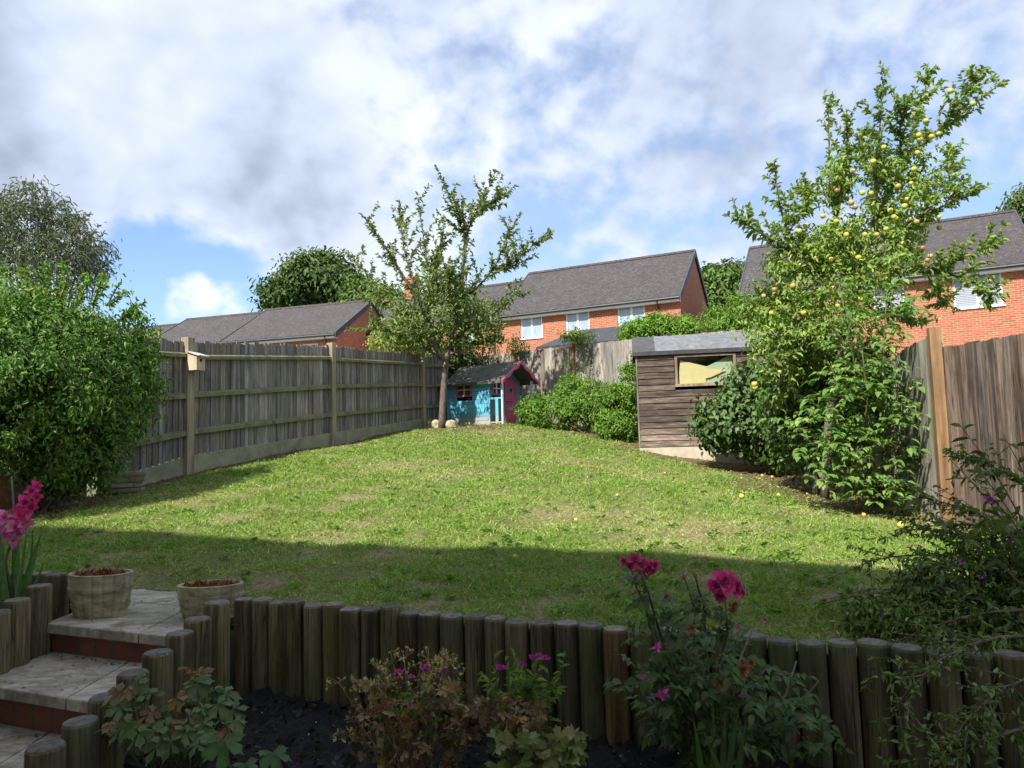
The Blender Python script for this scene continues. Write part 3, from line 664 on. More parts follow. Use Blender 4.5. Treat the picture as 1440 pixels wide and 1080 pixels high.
def win(parent, fr, swap, s0, s1, z0, z1, off, out, fmat, bmat, pmat=None, fw=.035, proud=.02, cross=True):
    """window: frame, glazing bars, dark pane; out=-1 or +1 direction outwards"""
    def bx(m, a, b, t0, t1, c, d):
        t0, t1 = sorted((t0, t1))
        if swap: m.box(fr, t0, t1, a, b, c, d)
        else: m.box(fr, a, b, t0, t1, c, d)
    m = MB(); o1 = off+out*proud; o0 = off-out*.02
    bx(m, s0, s1, o0, o1, z1-fw, z1); bx(m, s0-.015, s1+.015, o0, off+out*(proud+.015), z0, z0+fw); bx(m, s0, s0+fw, o0, o1, z0+fw, z1-fw); bx(m, s1-fw, s1, o0, o1, z0+fw, z1-fw)
    w = m.build('window', fmat, parent)
    if cross:
        m = MB(); c = (s0+s1)/2; h = (z0+z1)/2; bx(m, c-.016, c+.016, off-out*.012, off+out*.010, z0+fw, z1-fw); bx(m, s0+fw, s1-fw, off-out*.010, off+out*.007, h-.014, h+.014); m.build('glazing_bar', bmat, w)
    m = MB(); bx(m, s0+fw, s1-fw, off-out*.020, off-out*.018, z0+fw, z1-fw); m.build('pane', pmat or M['darkpane'], w)
    return w
sw = (x0+.30, x0+.78, .70, 1.03)
cladding('side_wall', M['blue'], PH, ph, False, x0, -Po, .03, He, 0, [sw])
m = MB(); m.box(ph, x0-.012, x0+.03, -.012, .0, .03, He); m.build('corner_trim', M['blue'], PH); m = MB(); m.box(ph, -Po-.03, -Po+.012, -.012, .0, .03, He); m.build('corner_trim', M['blue'], PH)
win(PH, ph, False, *sw, 0, -1, M['pink'], M['cream'])
cladding('back_wall', M['slate_blue'], PH, ph, False, x0, -Po, .03, He, Wd-.018, [])
cladding('rear_wall', M['slate_blue'], PH, ph, True, .02, Wd-.02, .03, He, x0, [])
fw_ = (.10, .42, .70, 1.03); dw = (.58, .98, .03, 1.06)
cladding('front_wall', M['slate_blue'], PH, ph, True, 0.02, dw[0], .03, He, -Po-.018, [fw_])
cladding('front_wall', M['slate_blue'], PH, ph, True, dw[1], Wd, .03, He, -Po-.018, [])
m = MB(); g = Fr(ph.o, ph.b, ph.a); m.prism(g, [(0.02,He),(Wd-.02,He),(Wd/2,Hr-.03)], -Po-.018, -Po); m.build('gable', M['slate_blue'], PH); m = MB(); m.prism(g, [(0.02,He),(Wd-.02,He),(Wd/2,Hr-.03)], x0, x0+.018); m.build('gable', M['slate_blue'], PH)
win(PH, ph, True, *fw_, -Po, 1, M['pink'], M['white'])
m = MB(); m.box(ph, -Po-.015, -Po+.012, dw[0], dw[1], dw[2], .56); m.box(ph, -Po-.015, -Po+.012, dw[0], dw[1], .575, dw[3]); 
for a, b in ((dw[0]-.03,dw[0]),(dw[1],dw[1]+.03)): m.box(ph, -Po-.015, -Po+.022, a, b, .03, dw[3]+.03)
m.box(ph, -Po-.015, -Po+.0225, dw[0], dw[1], dw[3], dw[3]+.03)
dr = m.build('door', M['pink'], PH)
n = 20; cy = (dw[0]+dw[1])/2
m = MB(); m.add([ph(-Po+.024, cy+.085*math.cos(2*pi*k/n), .84+.085*math.sin(2*pi*k/n)) for k in range(n)]+[ph(-Po+.012, cy+.085*math.cos(2*pi*k/n), .84+.085*math.sin(2*pi*k/n)) for k in range(n)], [tuple(range(n))]+[(k,(k+1)%n,(k+1)%n+n,k+n) for k in range(n)]); m.build('porthole_ring', M['slate_blue'], dr)
m = MB(); m.add([ph(-Po+.026, cy+.055*math.cos(2*pi*k/n), .84+.055*math.sin(2*pi*k/n)) for k in range(n)], [tuple(range(n))]); m.build('porthole_glass', M['darkpane'], dr)
m = MB(); m.box(ph, -Po+.012, -Po+.03, dw[0]+.02, dw[0]+.32, .525, .55); m.build('door_ledge', M['pink'], dr)
m = MB(); m.box(ph, x0, .03, 0, Wd, -.04, .028); m.build('floor', M['shed'], PH)
for b in (.005, Wd-.045):
    m = MB(); m.box(ph, -.01, .03, b, b+.04, .028, He+.0, (4.2,2.9,2.5)); m.build('porch_post', M['slate_blue'], PH)
# low side rail of the porch (only the near side)
for b in (0.006,):
    m = MB(); m.box(ph, -Po+.013, -.011, b, b+.03, .60, .64); m.box(ph, -Po+.16, -Po+.24, b-.004, b+.02, .03, .60); m.box(ph, -Po+.013, -.011, b, b+.03, .06, .09); m.build('porch_rail', M['blue'], PH)
# roof: two thick slopes, felt, wavy pink bargeboards
def slope(a0, a1, w0, z0, w1, z1, t, mat, name, parent):
    m = MB(); nseg = 6; 
    m.hexa([ph(a0,w0,z0),ph(a1,w0,z0),ph(a1,w1,z1),ph(a0,w1,z1),ph(a0,w0,z0+t),ph(a1,w0,z0+t),ph(a1,w1,z1+t),ph(a0,w1,z1+t)]); return m.build(name, mat, parent)
ov = .12; k = (Hr-He)/(Wd/2); ze = He-ov*k
slope(x0-.08, .13, -ov, ze, Wd/2, Hr, .03, M['feltd'], 'roof', PH)
slope(x0-.08, .13, Wd+ov, ze, Wd/2, Hr, .03, M['feltd'], 'roof', PH)
for sgn in (0, 1):
    m = MB(); n = 16; top = []; bot = []
    for i in range(n+1):
        t = i/n; w_ = -ov-.015 + t*(Wd/2+ov+.015); z = ze-.01+ t*(Hr-ze+.005)+.036; d_ = .075+.022*math.cos(t*5*pi)
        w2 = w_ if sgn == 0 else Wd-w_; top.append((w2, z)); bot.append((w2, z-d_-(.02 if i == n else 0)))
    for i in range(n):
        m.prism(g, [bot[i], bot[i+1], top[i+1], top[i]], .131, .150)
    m.build('bargeboard', M['pink'], PH)
m = MB(); m.box(ph, x0-.08, .13, -ov-.012, -ov+.0, ze-.03, ze+.028); m.build('fascia', M['feltd'], PH)

# pale stones beside the tree
for k, (px, py, Y, s_) in enumerate(((613,597,15.9,.12),(634,598,15.85,.16),(603,594,16.0,.09))):
    c = pt(px, py, Y); me = MB(); me.lathe((c[0],c[1],gz(c[0],c[1])-.03), [(s_*.85,0),(s_,.05),(s_*.9,.14),(s_*.55,.19),(s_*.05,.20)], 8, 1.3, .8, k)
    V = me.v
    for i in range(len(V)): V[i] = tuple(V[i][j]+R0.uniform(-.02,.02) for j in range(3))
    tag(me.build('stone', M['limestone'], None, False, .02), ['pale stone on the left against the fruit tree trunk','pale rounded stone between the tree trunk and the playhouse','smallest pale stone in the fence corner by the tree'][k], 'stone')

# ================================================================== SHED
aS = rad(-9.5); So = pt(901, 629, 13.2); So[2] += .0; sf = Fr(So, (math.cos(aS), math.sin(aS), 0), (-math.sin(aS), math.cos(aS), 0))
SD = thing('garden_shed', 'weathered brown timber shed with a grey felt roof and a low window', 'shed', So)
ws, wd_, hs = 2.36, 1.55, pt(900,497,13.2)[2]-So[2]
w0_ = onplane(948, 500, So, -sf.b) - So; w1_ = onplane(1036, 541, So, -sf.b) - So
wn = (w0_.dot(sf.a), w1_.dot(sf.a), w1_[2], w0_[2])
def shed_clad(name, swap, s0, s1, off, holes):
    m = MB(); z = 0.0; bh = .115; i = 0
    while z < hs-.01:
        zz = min(z+bh, hs); segs = [(s0, s1)]
        for h in holes:
            if h[3] > z+.004 and h[2] < zz-.004:
                n = []
                for a, b in segs:
                    if h[0] > a: n.append((a, min(b, h[0])))
                    if h[1] < b: n.append((max(a, h[1]), b))
                segs = [q for q in n if q[1]-q[0] > .005]
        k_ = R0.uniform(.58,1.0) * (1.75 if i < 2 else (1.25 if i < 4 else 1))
        for a, b in segs:
            o0 = off-.022; o1 = off-.006     # lapped: foot of each board stands proud
            if not swap: p = [sf(a,o0,z),sf(b,o0,z),sf(b,off,z),sf(a,off,z),sf(a,o1,zz),sf(b,o1,zz),sf(b,off,zz),sf(a,off,zz)]; uvv = [(q,i*.7,c) for q,c in ((a,z),(b,z),(b,z),(a,z),(a,zz),(b,zz),(b,zz),(a,zz))]
            else: p = [sf(o0,a,z),sf(o0,b,z),sf(off,b,z),sf(off,a,z),sf(o1,a,zz),sf(o1,b,zz),sf(off,b,zz),sf(off,a,zz)]; uvv = [(q,i*.7,c) for q,c in ((a,z),(b,z),(b,z),(a,z),(a,zz),(b,zz),(b,zz),(a,zz))]
            kk = k_; t_ = (kk,kk,kk)
            m.hexa(p, t_, uvv)
        z = zz; i += 1
    return m.build(name, M['shed'], SD)
shed_clad('front_wall', False, 0, ws, 0, [(wn[0]-.01, wn[1]+.01, wn[2]-.01, wn[3]+.01)])
shed_clad('side_wall', True, 0, wd_, 0, [])
m = MB(); m.box(sf, ws-.02, ws, 0, wd_, 0, hs); m.box(sf, 0.0, ws-.02, wd_-.02, wd_, 0, hs); m.build('rear_wall', M['shed'], SD)
m = MB(); m.box(sf, -.03, .0, -.026, .02, 0, hs); m.box(sf, ws, ws+.03, -.026, .02, 0, hs); m.build('corner_post', M['fence'], SD)
hr = pt(905,476,13.9)[2]-So[2]
m = MB(); gs = Fr(sf.o, sf.b, sf.a); m.prism(gs, [(0,hs),(wd_,hs),(wd_/2,hr-.01)], .0, .02); m.build('gable', M['shed'], SD); m = MB(); m.prism(gs, [(0,hs),(wd_,hs),(wd_/2,hr-.01)], ws-.02, ws); m.build('gable', M['shed'], SD)
for (b0, b1) in ((-.06, wd_/2), (wd_+.06, wd_/2)):
    m = MB(); z0 = hs-.02; nseg = 12
    for i in range(nseg):
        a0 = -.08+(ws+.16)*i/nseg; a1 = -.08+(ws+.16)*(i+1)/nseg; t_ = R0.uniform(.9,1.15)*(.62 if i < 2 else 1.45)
        w = [R0.uniform(-.006,.006) for _ in range(4)]
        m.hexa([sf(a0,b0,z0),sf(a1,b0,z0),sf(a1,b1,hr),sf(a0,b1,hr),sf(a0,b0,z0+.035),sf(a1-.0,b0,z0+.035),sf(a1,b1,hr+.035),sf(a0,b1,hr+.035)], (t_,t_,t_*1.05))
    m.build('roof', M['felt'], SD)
m = MB(); m.box(sf, -.085, ws+.085, -.078, -.061, hs-.055, hs+.02, (.45,.45,.47)); m.build('fascia', M['felt'], SD)
# window with panels stored behind it
fwn = M['post']
def sbox(m, a, b, t0, t1, c, d, t=(1,1,1)): m.box(sf, a, b, t0, t1, c, d, t)
m = MB(); a, b, c, d = wn
sbox(m, a, b, -.045, .01, d-.04, d, (.7,.6,.55)); sbox(m, a-.01, b+.01, -.055, .01, c, c+.05, (1,.9,.8)); sbox(m, a, a+.045, -.045, .01, c+.05, d-.04, (.95,.8,.72)); sbox(m, b-.045, b, -.045, .01, c+.05, d-.04, (.95,.8,.72))
wo = m.build('window', M['post'], SD)
def m_clear():
    m, nt, bs, o = newmat('clear_window_glass'); gl = nt.nodes.new('ShaderNodeBsdfGlossy'); gl.inputs['Roughness'].default_value = .03
    tr = nt.nodes.new('ShaderNodeBsdfTransparent'); tr.inputs[0].default_value = (.9,.93,.9,1); ms_f = .10
    ms = nt.nodes.new('ShaderNodeMixShader'); ms.inputs[0].default_value = ms_f; L(nt, tr.outputs[0], ms.inputs[1]); L(nt, gl.outputs[0], ms.inputs[2]); L(nt, ms.outputs[0], o.inputs[0]); return m
m = MB(); m.quad([sf(a+.045,-.01,c+.05),sf(b-.045,-.01,c+.05),sf(b-.045,-.01,d-.04),sf(a+.045,-.01,d-.04)]); m.build('pane', m_clear(), wo)
# yellow sheets leaning inside
ysh = m_simple('yellowed_sheet', (.52,.43,.20), (.66,.56,.29), 2.5, .7, .1); gsh = m_simple('green_grey_sheet', (.30,.36,.24), (.42,.47,.33), 3, .7, .1)
def sheet(name, pts, mat, off, lab):
    m = MB(); m.prism(sf, pts, off, off+.008); o = m.build(name, mat, None); tag(o, lab, 'board'); return o
W_, H_ = b-a, d-c
def S(x, z): return (a+.05+x*(W_-.1), c+.05+z*(H_-.09))
sheet('card_sheet', [S(0,0),S(.06,.9),S(.55,.62),S(.5,0)], ysh, .035, 'yellowed card sheet on the left behind the shed window')
sheet('card_sheet', [S(.46,.0),S(.5,.60),S(.95,1.0),S(1.0,.98),S(.99,.0)], gsh, .050, 'pale greenish sheet on the right behind the shed window')
sheet('card_sheet', [S(.50,.18),S(.50,.58),S(.88,.46),S(.60,.22)], ysh, .020, 'small yellow sheet in the middle of the shed window')
m = MB(); m.box(sf, .02, ws-.03, wd_-.06, wd_-.03, .1, hs-.02); m.build('dark_backing', M['darkroom'], SD)  # near-black panel: darkness of the shed interior put into the colour
# concrete base that shows more towards the right
m = MB(); m.box(sf, -.02, ws+.1, -.12, wd_+.05, -.75, -.012, (1,1,1)); tag(m.build('shed_base', M['concrete']), 'pale concrete plinth under the garden shed', 'plinth')

# ================================================================== HOUSES
def quad_uv(m, p, s0, s1, z0, z1, c=(1,1,1)): m.quad(p, c, [(s0,z0,0),(s1,z0,0),(s1,z1,0),(s0,z1,0)])
def house(name, label, A, alpha, Ln, D, ze, zr, zg, wins, tone=1.0, verge_l=True, verge_r=True, pipes=(), panem='pane', split=None, chimney=None, group=None):
    """A = near right eaves corner xy; the front runs to the left along d"""
    d = np.array([-math.cos(alpha), math.sin(alpha), 0]); bk = np.array([math.sin(alpha), math.cos(alpha), 0])
    f = Fr((A[0], A[1], 0), d, bk)
    H = thing(name, label, 'house', f(0,0,zg), group)
    m = MB(); ss = sorted(set([0, Ln]+[w[0] for w in wins]+[w[1] for w in wins])); zs = sorted(set([zg, ze]+[w[2] for w in wins]+[w[3] for w in wins]))
    for s0, s1 in zip(ss[:-1], ss[1:]):
        for z0, z1 in zip(zs[:-1], zs[1:]):
            sc, zc = (s0+s1)/2, (z0+z1)/2
            if any(w[0] < sc < w[1] and w[2] < zc < w[3] for w in wins): continue
            quad_uv(m, [f(s0,0,z0),f(s1,0,z0),f(s1,0,z1),f(s0,0,z1)], s0, s1, z0, z1)
    for w in wins:   # reveals
        s0,s1,z0,z1 = w[:4]; e = .10
        for p in ([f(s0,0,z0),f(s0,e,z0),f(s0,e,z1),f(s0,0,z1)],[f(s1,0,z0),f(s1,e,z0),f(s1,e,z1),f(s1,0,z1)],[f(s0,0,z1),f(s0,e,z1),f(s1,e,z1),f(s1,0,z1)],[f(s0,0,z0),f(s0,e,z0),f(s1,e,z0),f(s1,0,z0)]):
            quad_uv(m, p, 0, .1, 0, 1)
    for s_ in (0, Ln):
        m.add([f(s_,0,zg),f(s_,D,zg),f(s_,D,ze),f(s_,D/2,zr),f(s_,0,ze)], [(0,1,2,3,4)], (1,1,1), [(0,zg,0),(D,zg,0),(D,ze,0),(D/2,zr,0),(0,ze,0)])
    quad_uv(m, [f(0,D,zg),f(Ln,D,zg),f(Ln,D,ze),f(0,D,ze)], 0, Ln, zg, ze)
    m.build('wall', M['brick'], H)
    # roof slopes
    k = (zr-ze)/(D/2); o = .28; vg = .06; sl = math.hypot(D/2+o, (D/2+o)*k)
    for near in (True, False):
        m = MB(); y0 = -o if near else D+o; z0 = ze-o*k
        p = [f(-vg,y0,z0),f(Ln+vg,y0,z0),f(Ln+vg,D/2,zr),f(-vg,D/2,zr)]; t = .10
        q = [x+np.array([0,0,t]) for x in p]
        uvl = [(0,0,0),(Ln,0,0),(Ln,sl,0),(0,sl,0)]; m.hexa(p+q, (tone,)*3, uvl+uvl); rf_ = m.build('roof', M['tile'], H)
        if near: R = rf_
    m = MB(); nr = int(Ln/.45)
    for i in range(nr):
        s0 = -vg+(Ln+2*vg)*i/nr; s1 = -vg+(Ln+2*vg)*(i+1)/nr-.015; t = R0.uniform(.8,1.2)
        m.prism(Fr(f.o, f.b, f.a), [(D/2-.13,zr+.04),(D/2+.13,zr+.04),(D/2+.07,zr+.15),(D/2-.07,zr+.15)], s0, s1, (t,t,t))
    m.build('ridge_tile', M['tile'], R)
    for s_, on in ((0, verge_r), (Ln, verge_l)):
        if not on: continue
        m = MB(); w0, w1 = (s_-vg-.035, s_-vg+.02) if s_ == 0 else (s_+vg-.02, s_+vg+.035)
        g_ = Fr(f.o, f.b, f.a)
        for sgn in (1, -1):
            y0 = -o-.02 if sgn == 1 else D+o+.02
            m.prism(g_, [(y0, ze-o*k-.14),(D/2, zr-.14),(D/2, zr+.135),(y0, ze-o*k+.135)], w0, w1)
        m.build('verge', M['lead'], H)
    m = MB(); m.box(f, -.03, Ln+.03, -o+.02, -o+.045, ze-o*k-.13, ze-o*k+.02, (1,1,1)); m.box(f, -.03, Ln+.03, -o+.046, -.002, ze-o*k-.13, ze-o*k-.10); m.build('soffit', M['white'], H)
    m = MB(); m.tube([f(-.05,-o-.04,ze-o*k+.01), f(Ln+.05,-o-.04,ze-o*k+.01)], .055, 8); m.build('gutter', M['dark'], H)
    for s_ in pipes:
        m = MB(); m.tube([f(s_,-o-.04,ze-o*k), f(s_,-.05,ze-o*k-.35), f(s_,-.05,zg)], .035, 8); m.build('downpipe', M['dark'], H)
    for w in wins:
        s0,s1,z0,z1 = w[:4]; nm = w[4] if len(w) > 4 else 2; pm = w[5] if len(w) > 5 else panem; fwid = .06
        m = MB(); y0, y1 = .04, .095
        m.box(f,s0,s1,y0,y1,z0,z0+fwid); m.box(f,s0,s1,y0,y1,z1-fwid,z1); m.box(f,s0,s0+fwid,y0,y1,z0+fwid,z1-fwid); m.box(f,s1-fwid,s1,y0,y1,z0+fwid,z1-fwid)
        for i in range(1, nm):
            c = s0+(s1-s0)*i/nm; m.box(f,c-.045,c+.045,y0,y1,z0+fwid,z1-fwid)
        m.box(f, s0-.04, s1+.04, -.05, y0-.001, z0-.04, z0+.012)
        wo_ = m.build('window', M['white'], H)
        for i in range(nm):
            a_ = s0+(s1-s0)*i/nm+.045; b_ = s0+(s1-s0)*(i+1)/nm-.045
            m = MB(); m.box(f, a_, b_, .062, .066, z0+fwid, z1-fwid); m.build('pane', M[pm], wo_)
            if pm == 'blindpane':
                m = MB(); z = z0+fwid+.02
                while z < z1-fwid-.02: m.box(f, a_, b_, .055, .061, z, z+.035); z += .06
                m.build('blind', M['blind'], wo_)
    if chimney:
        s_, w_, hh = chimney; m = MB(); g2 = f
        for (x0_,x1_,y0_,y1_,z0_,z1_) in ((s_-w_/2,s_+w_/2,D/2-.3,D/2+.3,zr-.6,zr+hh),(s_-w_/2-.05,s_+w_/2+.05,D/2-.35,D/2+.35,zr+hh,zr+hh+.12)):
            m.box(f,x0_,x1_,y0_,y1_,z0_,z1_)
        m.u = [(u_[0]+u_[1], u_[2], 0) for u_ in m.u]
        ch = m.build('chimney', M['brick'], R)
        m = MB(); c = f(s_,D/2,zr+hh+.12); m.lathe(c, [(.11,0),(.09,.3),(.1,.32)], 10); m.build('chimney_pot', M['opost'], ch)
    return f
al = rad(26); back = np.array([math.sin(al), math.cos(al), 0]); lft = np.array([-math.cos(al), math.sin(al), 0])
AM = pt(956, 413, 29.0); Dm = 6.6; om = .28
zeM = AM[2]
ridge = AM + back*Dm/2; zrM = pt(971, 351, ridge[1])[2]-.15
def sz(px, py, A=AM, n=back, l=lft): q = onplane(px, py, A, n); return (q-A).dot(l), q[2]
wl = []
for (x1,y1,x2,y2) in ((732,443,762,475),(795,434,828,464),(868,423,906,455)):
    s0, zt1 = sz(x1, y1); s1, zt2 = sz(x2, (y1-4)); zb = sz((x1+x2)/2, y2+2)[1]; wl.append((s1, s0, zt1-1.25, zt1))
zw = wl[1][3]; wl = [(a, b, zw-1.18, zw) for a, b, _, _ in wl]
sL, _ = sz(706, 446)
house('terraced_house', 'orange brick house with three white windows and a plain gable behind the back fence', AM[:2], al, sL, Dm, zeM, zrM, -1.0, wl, pipes=(.9,), verge_l=True, group='brick houses behind the garden')
sL2, _ = sz(508, 464); B2 = AM + lft*sL
q = [(sz(670,465)[0]-sL, sz(642,465)[0]-sL, zw-1.15, zw),(sz(604,472)[0]-sL, sz(578,472)[0]-sL, zw-1.15, zw)]
q = [w for w in q]
house('terraced_house', 'brick house with a chimney half hidden behind the small fruit tree', B2[:2], al, sL2-sL, Dm, zeM-.15, zrM-.35, -1.0, q, pipes=(.4,), verge_r=False, chimney=(sL2-sL-.9, .6, 1.0), group='brick houses behind the garden')
# left row
al2 = rad(17); b2 = np.array([math.sin(al2), math.cos(al2), 0]); l2 = np.array([-math.cos(al2), math.sin(al2), 0])
AL = pt(474, 467, 33.0); DL = 6.8; rL = AL+b2*DL/2; zrL = pt(516, 421, rL[1])[2]-.15
def sz2(px, py): return sz(px, py, AL, b2, l2)
s1, _ = sz2(316, 476); s2, _ = sz2(196, 482)
wz = AL[2]-.45
w2 = [(sz2(447,480)[0], sz2(424,482)[0], wz-1.2, wz, 2, 'darkpane'), (sz2(397,483)[0], sz2(377,485)[0], wz-1.2, wz, 2, 'pane')]
house('terraced_house', 'right end house of the left terrace with a dark red gable', AL[:2], al2, s1, DL, AL[2], zrL, -1.0, w2, tone=1.25, pipes=(.5,), group='brick houses behind the garden')
A2 = AL+l2*s1; house('terraced_house', 'middle house of the left terrace between two dark roof verges', A2[:2], al2, s2-s1, DL, AL[2]-.12, zrL-.12, -1.0, [(2,3.2,wz-1.3,wz-.1)], tone=1.2, verge_r=False, group='brick houses behind the garden')
A3 = AL+l2*s2; house('terraced_house', 'furthest left terrace roof just showing beside the hedge', A3[:2], al2, 9, DL, AL[2]-.4, zrL-.35, -1.0, [(2,3.2,wz-1.5,wz-.3)], tone=1.2, verge_r=False, group='brick houses behind the garden')
# right house: ridge from (1425,292) down to (1040,352)
al3 = rad(27); b3 = np.array([math.sin(al3), math.cos(al3), 0]); l3 = np.array([-math.cos(al3), math.sin(al3), 0])
AR = pt(1490, 360, 23.0); DR = 6.6
rr = AR+b3*DR/2
zrR = onplane(1240, 322, rr, b3)[2]-.12
sR = (onplane(1042, 400, AR, b3)-AR).dot(l3)
sG = (onplane(1424, 292, rr, b3)-rr).dot(l3)
def sz3(px, py): return sz(px, py, AR, b3, l3)
zer = sz3(1363, 377)[1]+.05
wt = sz3(1375, 381)[1]; wb = sz3(1375, 432)[1]
wR = [(sz3(1410,405)[0], sz3(1340,405)[0], wb, wt, 2, 'blindpane'), (sz3(1272,415)[0], sz3(1228,415)[0], wb, wt, 2, 'blindpane')]
ARs = AR + l3*sG; wR = [(a-sG, b-sG, c, d, e, g_) for a,b,c,d,e,g_ in wR]
house('detached_house', 'orange brick house with slatted blinds behind the apple tree on the right', ARs[:2], al3, sR-sG, DR, zer, zrR, -1.2, wR, group='brick houses behind the garden')
# low dark roofed outbuilding over the back fence
oA = pt(886, 478, 20.5); fo = Fr((oA[0],oA[1],0), (-math.cos(al),math.sin(al),0), (math.sin(al),math.cos(al),0))
ob = thing('outbuilding', 'low outbuilding with a dark felt roof peeping over the back fence', 'outbuilding', oA)
zt_ = pt(883, 455, 22.3)[2]; zl_ = oA[2]
m = MB(); m.box(fo, .1, 2.75, .1, 2.2, -.6, zl_-.06); m.u = [(u_[0]+u_[1], u_[2], 0) for u_ in m.u]; m.build('wall', M['brick'], ob)
m = MB(); m.hexa([fo(-.1,-.1,zl_-.05),fo(2.95,-.1,zl_-.05),fo(2.4,2.2,zt_-.05),fo(-.1,2.2,zt_-.05),fo(-.1,-.1,zl_+.02),fo(2.95,-.1,zl_+.02),fo(2.4,2.2,zt_+.02),fo(-.1,2.2,zt_+.02)], (.42,.42,.46)); m.build('roof', M['felt'], ob)

# own house behind the camera: its eaves throw the shade over the near garden
f0 = Fr((0,0,0), (UU[0],UU[1],0), (VV[0],VV[1],0)); oh = thing('detached_house', 'unseen pale-walled house on the patio whose shade covers the near garden', 'house', f0(-1,-1.2,-1.4))
m = MB(); 
for p, s_ in (([f0(-9,-.55,-1.6),f0(5,-.55,-1.6),f0(5,-.55,4.2),f0(-9,-.55,4.2)],14),):
    quad_uv(m, p, 0, s_, -1.4, 4.2)
quad_uv(m, [f0(-9,-7.5,-1.6),f0(5,-7.5,-1.6),f0(5,-7.5,4.2),f0(-9,-7.5,4.2)], 0, 14, -1.4, 4.2)
for s_ in (-9, 5): m.add([f0(s_,-.55,-1.6),f0(s_,-7.5,-1.6),f0(s_,-7.5,4.2),f0(s_,-4,6.5),f0(s_,-.55,4.2)], [(0,1,2,3,4)], (1,1,1), [(0,-1.4,0),(7,-1.4,0),(7,4.2,0),(3.5,6.5,0),(0,4.2,0)])
m.build('wall', M['render'], oh)
m = MB()
for y0, y1 in ((-.25,-4),(-7.8,-4)): m.hexa([f0(-9.2,y0,4.15),f0(5.2,y0,4.15),f0(5.2,y1,6.6),f0(-9.2,y1,6.6),f0(-9.2,y0,4.27),f0(5.2,y0,4.27),f0(5.2,y1,6.72),f0(-9.2,y1,6.72)], (1,1,1), [(0,0,0),(14,0,0),(14,4.5,0),(0,4.5,0)]*2)
m.build('roof', M['tile'], oh)

# ================================================================== VEGETATION
def crown_pts(ells, n, nclump, cr, shell=.45, squash=.8):
    wts = np.array([e[2] if len(e) > 2 else np.prod(e[1])**(2/3) for e in ells], float); wts /= wts.sum()
    P = []; O = []
    for (e, w) in zip(ells, wts):
        c = np.array(e[0]); r = np.array(e[1], float); nc = max(3, int(nclump*w)); dd = rdir(nc)
        rr = shell + (1-shell)*NR.random(nc)**.6; cc = c + dd*r*rr[:,None]*(1+NR.normal(0,.06,(nc,1)))
        k = max(1, int(n*w/nc)); sz_ = cr*NR.uniform(.5,1.3,nc); off = np.clip(NR.normal(size=(nc,k,3)), -1.9, 1.9)*sz_[:,None,None]*np.array([1,1,squash])
        P.append((cc[:,None,:]+off).reshape(-1,3)); o = norm(dd/r*r.mean())[:,None,:]*.8+norm(off)*.6; O.append(o.reshape(-1,3))
    return np.concatenate(P), np.concatenate(O)
def crown(name, parent, ells, n, nclump, cr, size, width, base, mat=None, tpl=T_LEAF, shell=.45, var=.28, yellow=0, up=.55, zmin=None, light=None, curl=.2, keepf=None):
    P, O = crown_pts(ells, n, nclump, cr, shell)
    if zmin is not None: m = P[:,2] > (zmin if np.isscalar(zmin) else zmin(P)); P, O = P[m], O[m]
    if keepf is not None: m = keepf(P); P, O = P[m], O[m]
    k = len(P); nr = norm(O*.7+[0,0,up]+NR.normal(0,.45,(k,3))); ax = np.cross(nr, rdir(k)); ax[:,2] -= .25
    c = leafcol(k, base, var, yellow)
    if light is not None: m = NR.random(k) < .3; c[m] = np.array(light)*NR.uniform(.8,1.2,(m.sum(),1))
    return scatter(name, tpl, P, ax, nr, size*NR.uniform(.65,1.25,k), width, c, mat or M['leaf'], parent, curl)
def px_ell(cx, cy, rx, ry, Y, dr): c = pt(cx, cy, Y); return (c, (rx*Y/1000, dr, ry*Y/1000))
def stems(name, parent, base, tops, r0, mat=None, n=6, sag=.1, seg=6):
    m = MB()
    for t in tops:
        b = np.array(base)+NR.normal(0,.05,3)*[1,1,0]; t = np.array(t); pts = []; mid = (b+t)/2+NR.normal(0,sag,3)
        for i in range(seg+1):
            s = i/seg; pts.append(b*(1-s)**2+2*mid*s*(1-s)+t*s*s)
        m.tube(pts, [r0*(1-.8*i/seg) for i in range(seg+1)], n)
    return m.build(name, mat or M['bark'], parent, True)

# ---- big hedge shrub at left
hb = pt(60, 735, 7.4); hd = thing('hedge_shrub', 'large leafy green shrub towering over the left end of the fence', 'shrub', (hb[0], hb[1], gz(hb[0], hb[1])))
E = [px_ell(70,510,88,90,7.2,1.0), px_ell(20,560,110,110,6.8,1.1), px_ell(130,560,68,90,7.5,.7), px_ell(110,640,50,50,7.4,.6), px_ell(168,495,34,52,8.0,.5), px_ell(-60,510,110,100,7,1.2), px_ell(30,445,66,36,7.3,.7), px_ell(185,548,24,46,8.0,.4)]
crown('foliage', hd, E, 84000, 640, .125, .053, .50, (.068,.145,.035), M['leaf'], var=.38, yellow=.003, light=(.15,.25,.06), shell=.30, up=.4)
stems('stem', hd, (hb[0], hb[1], gz(hb[0], hb[1])-.05), [e[0]+NR.normal(0,.15,3) for e in E for _ in range(4)], .025)
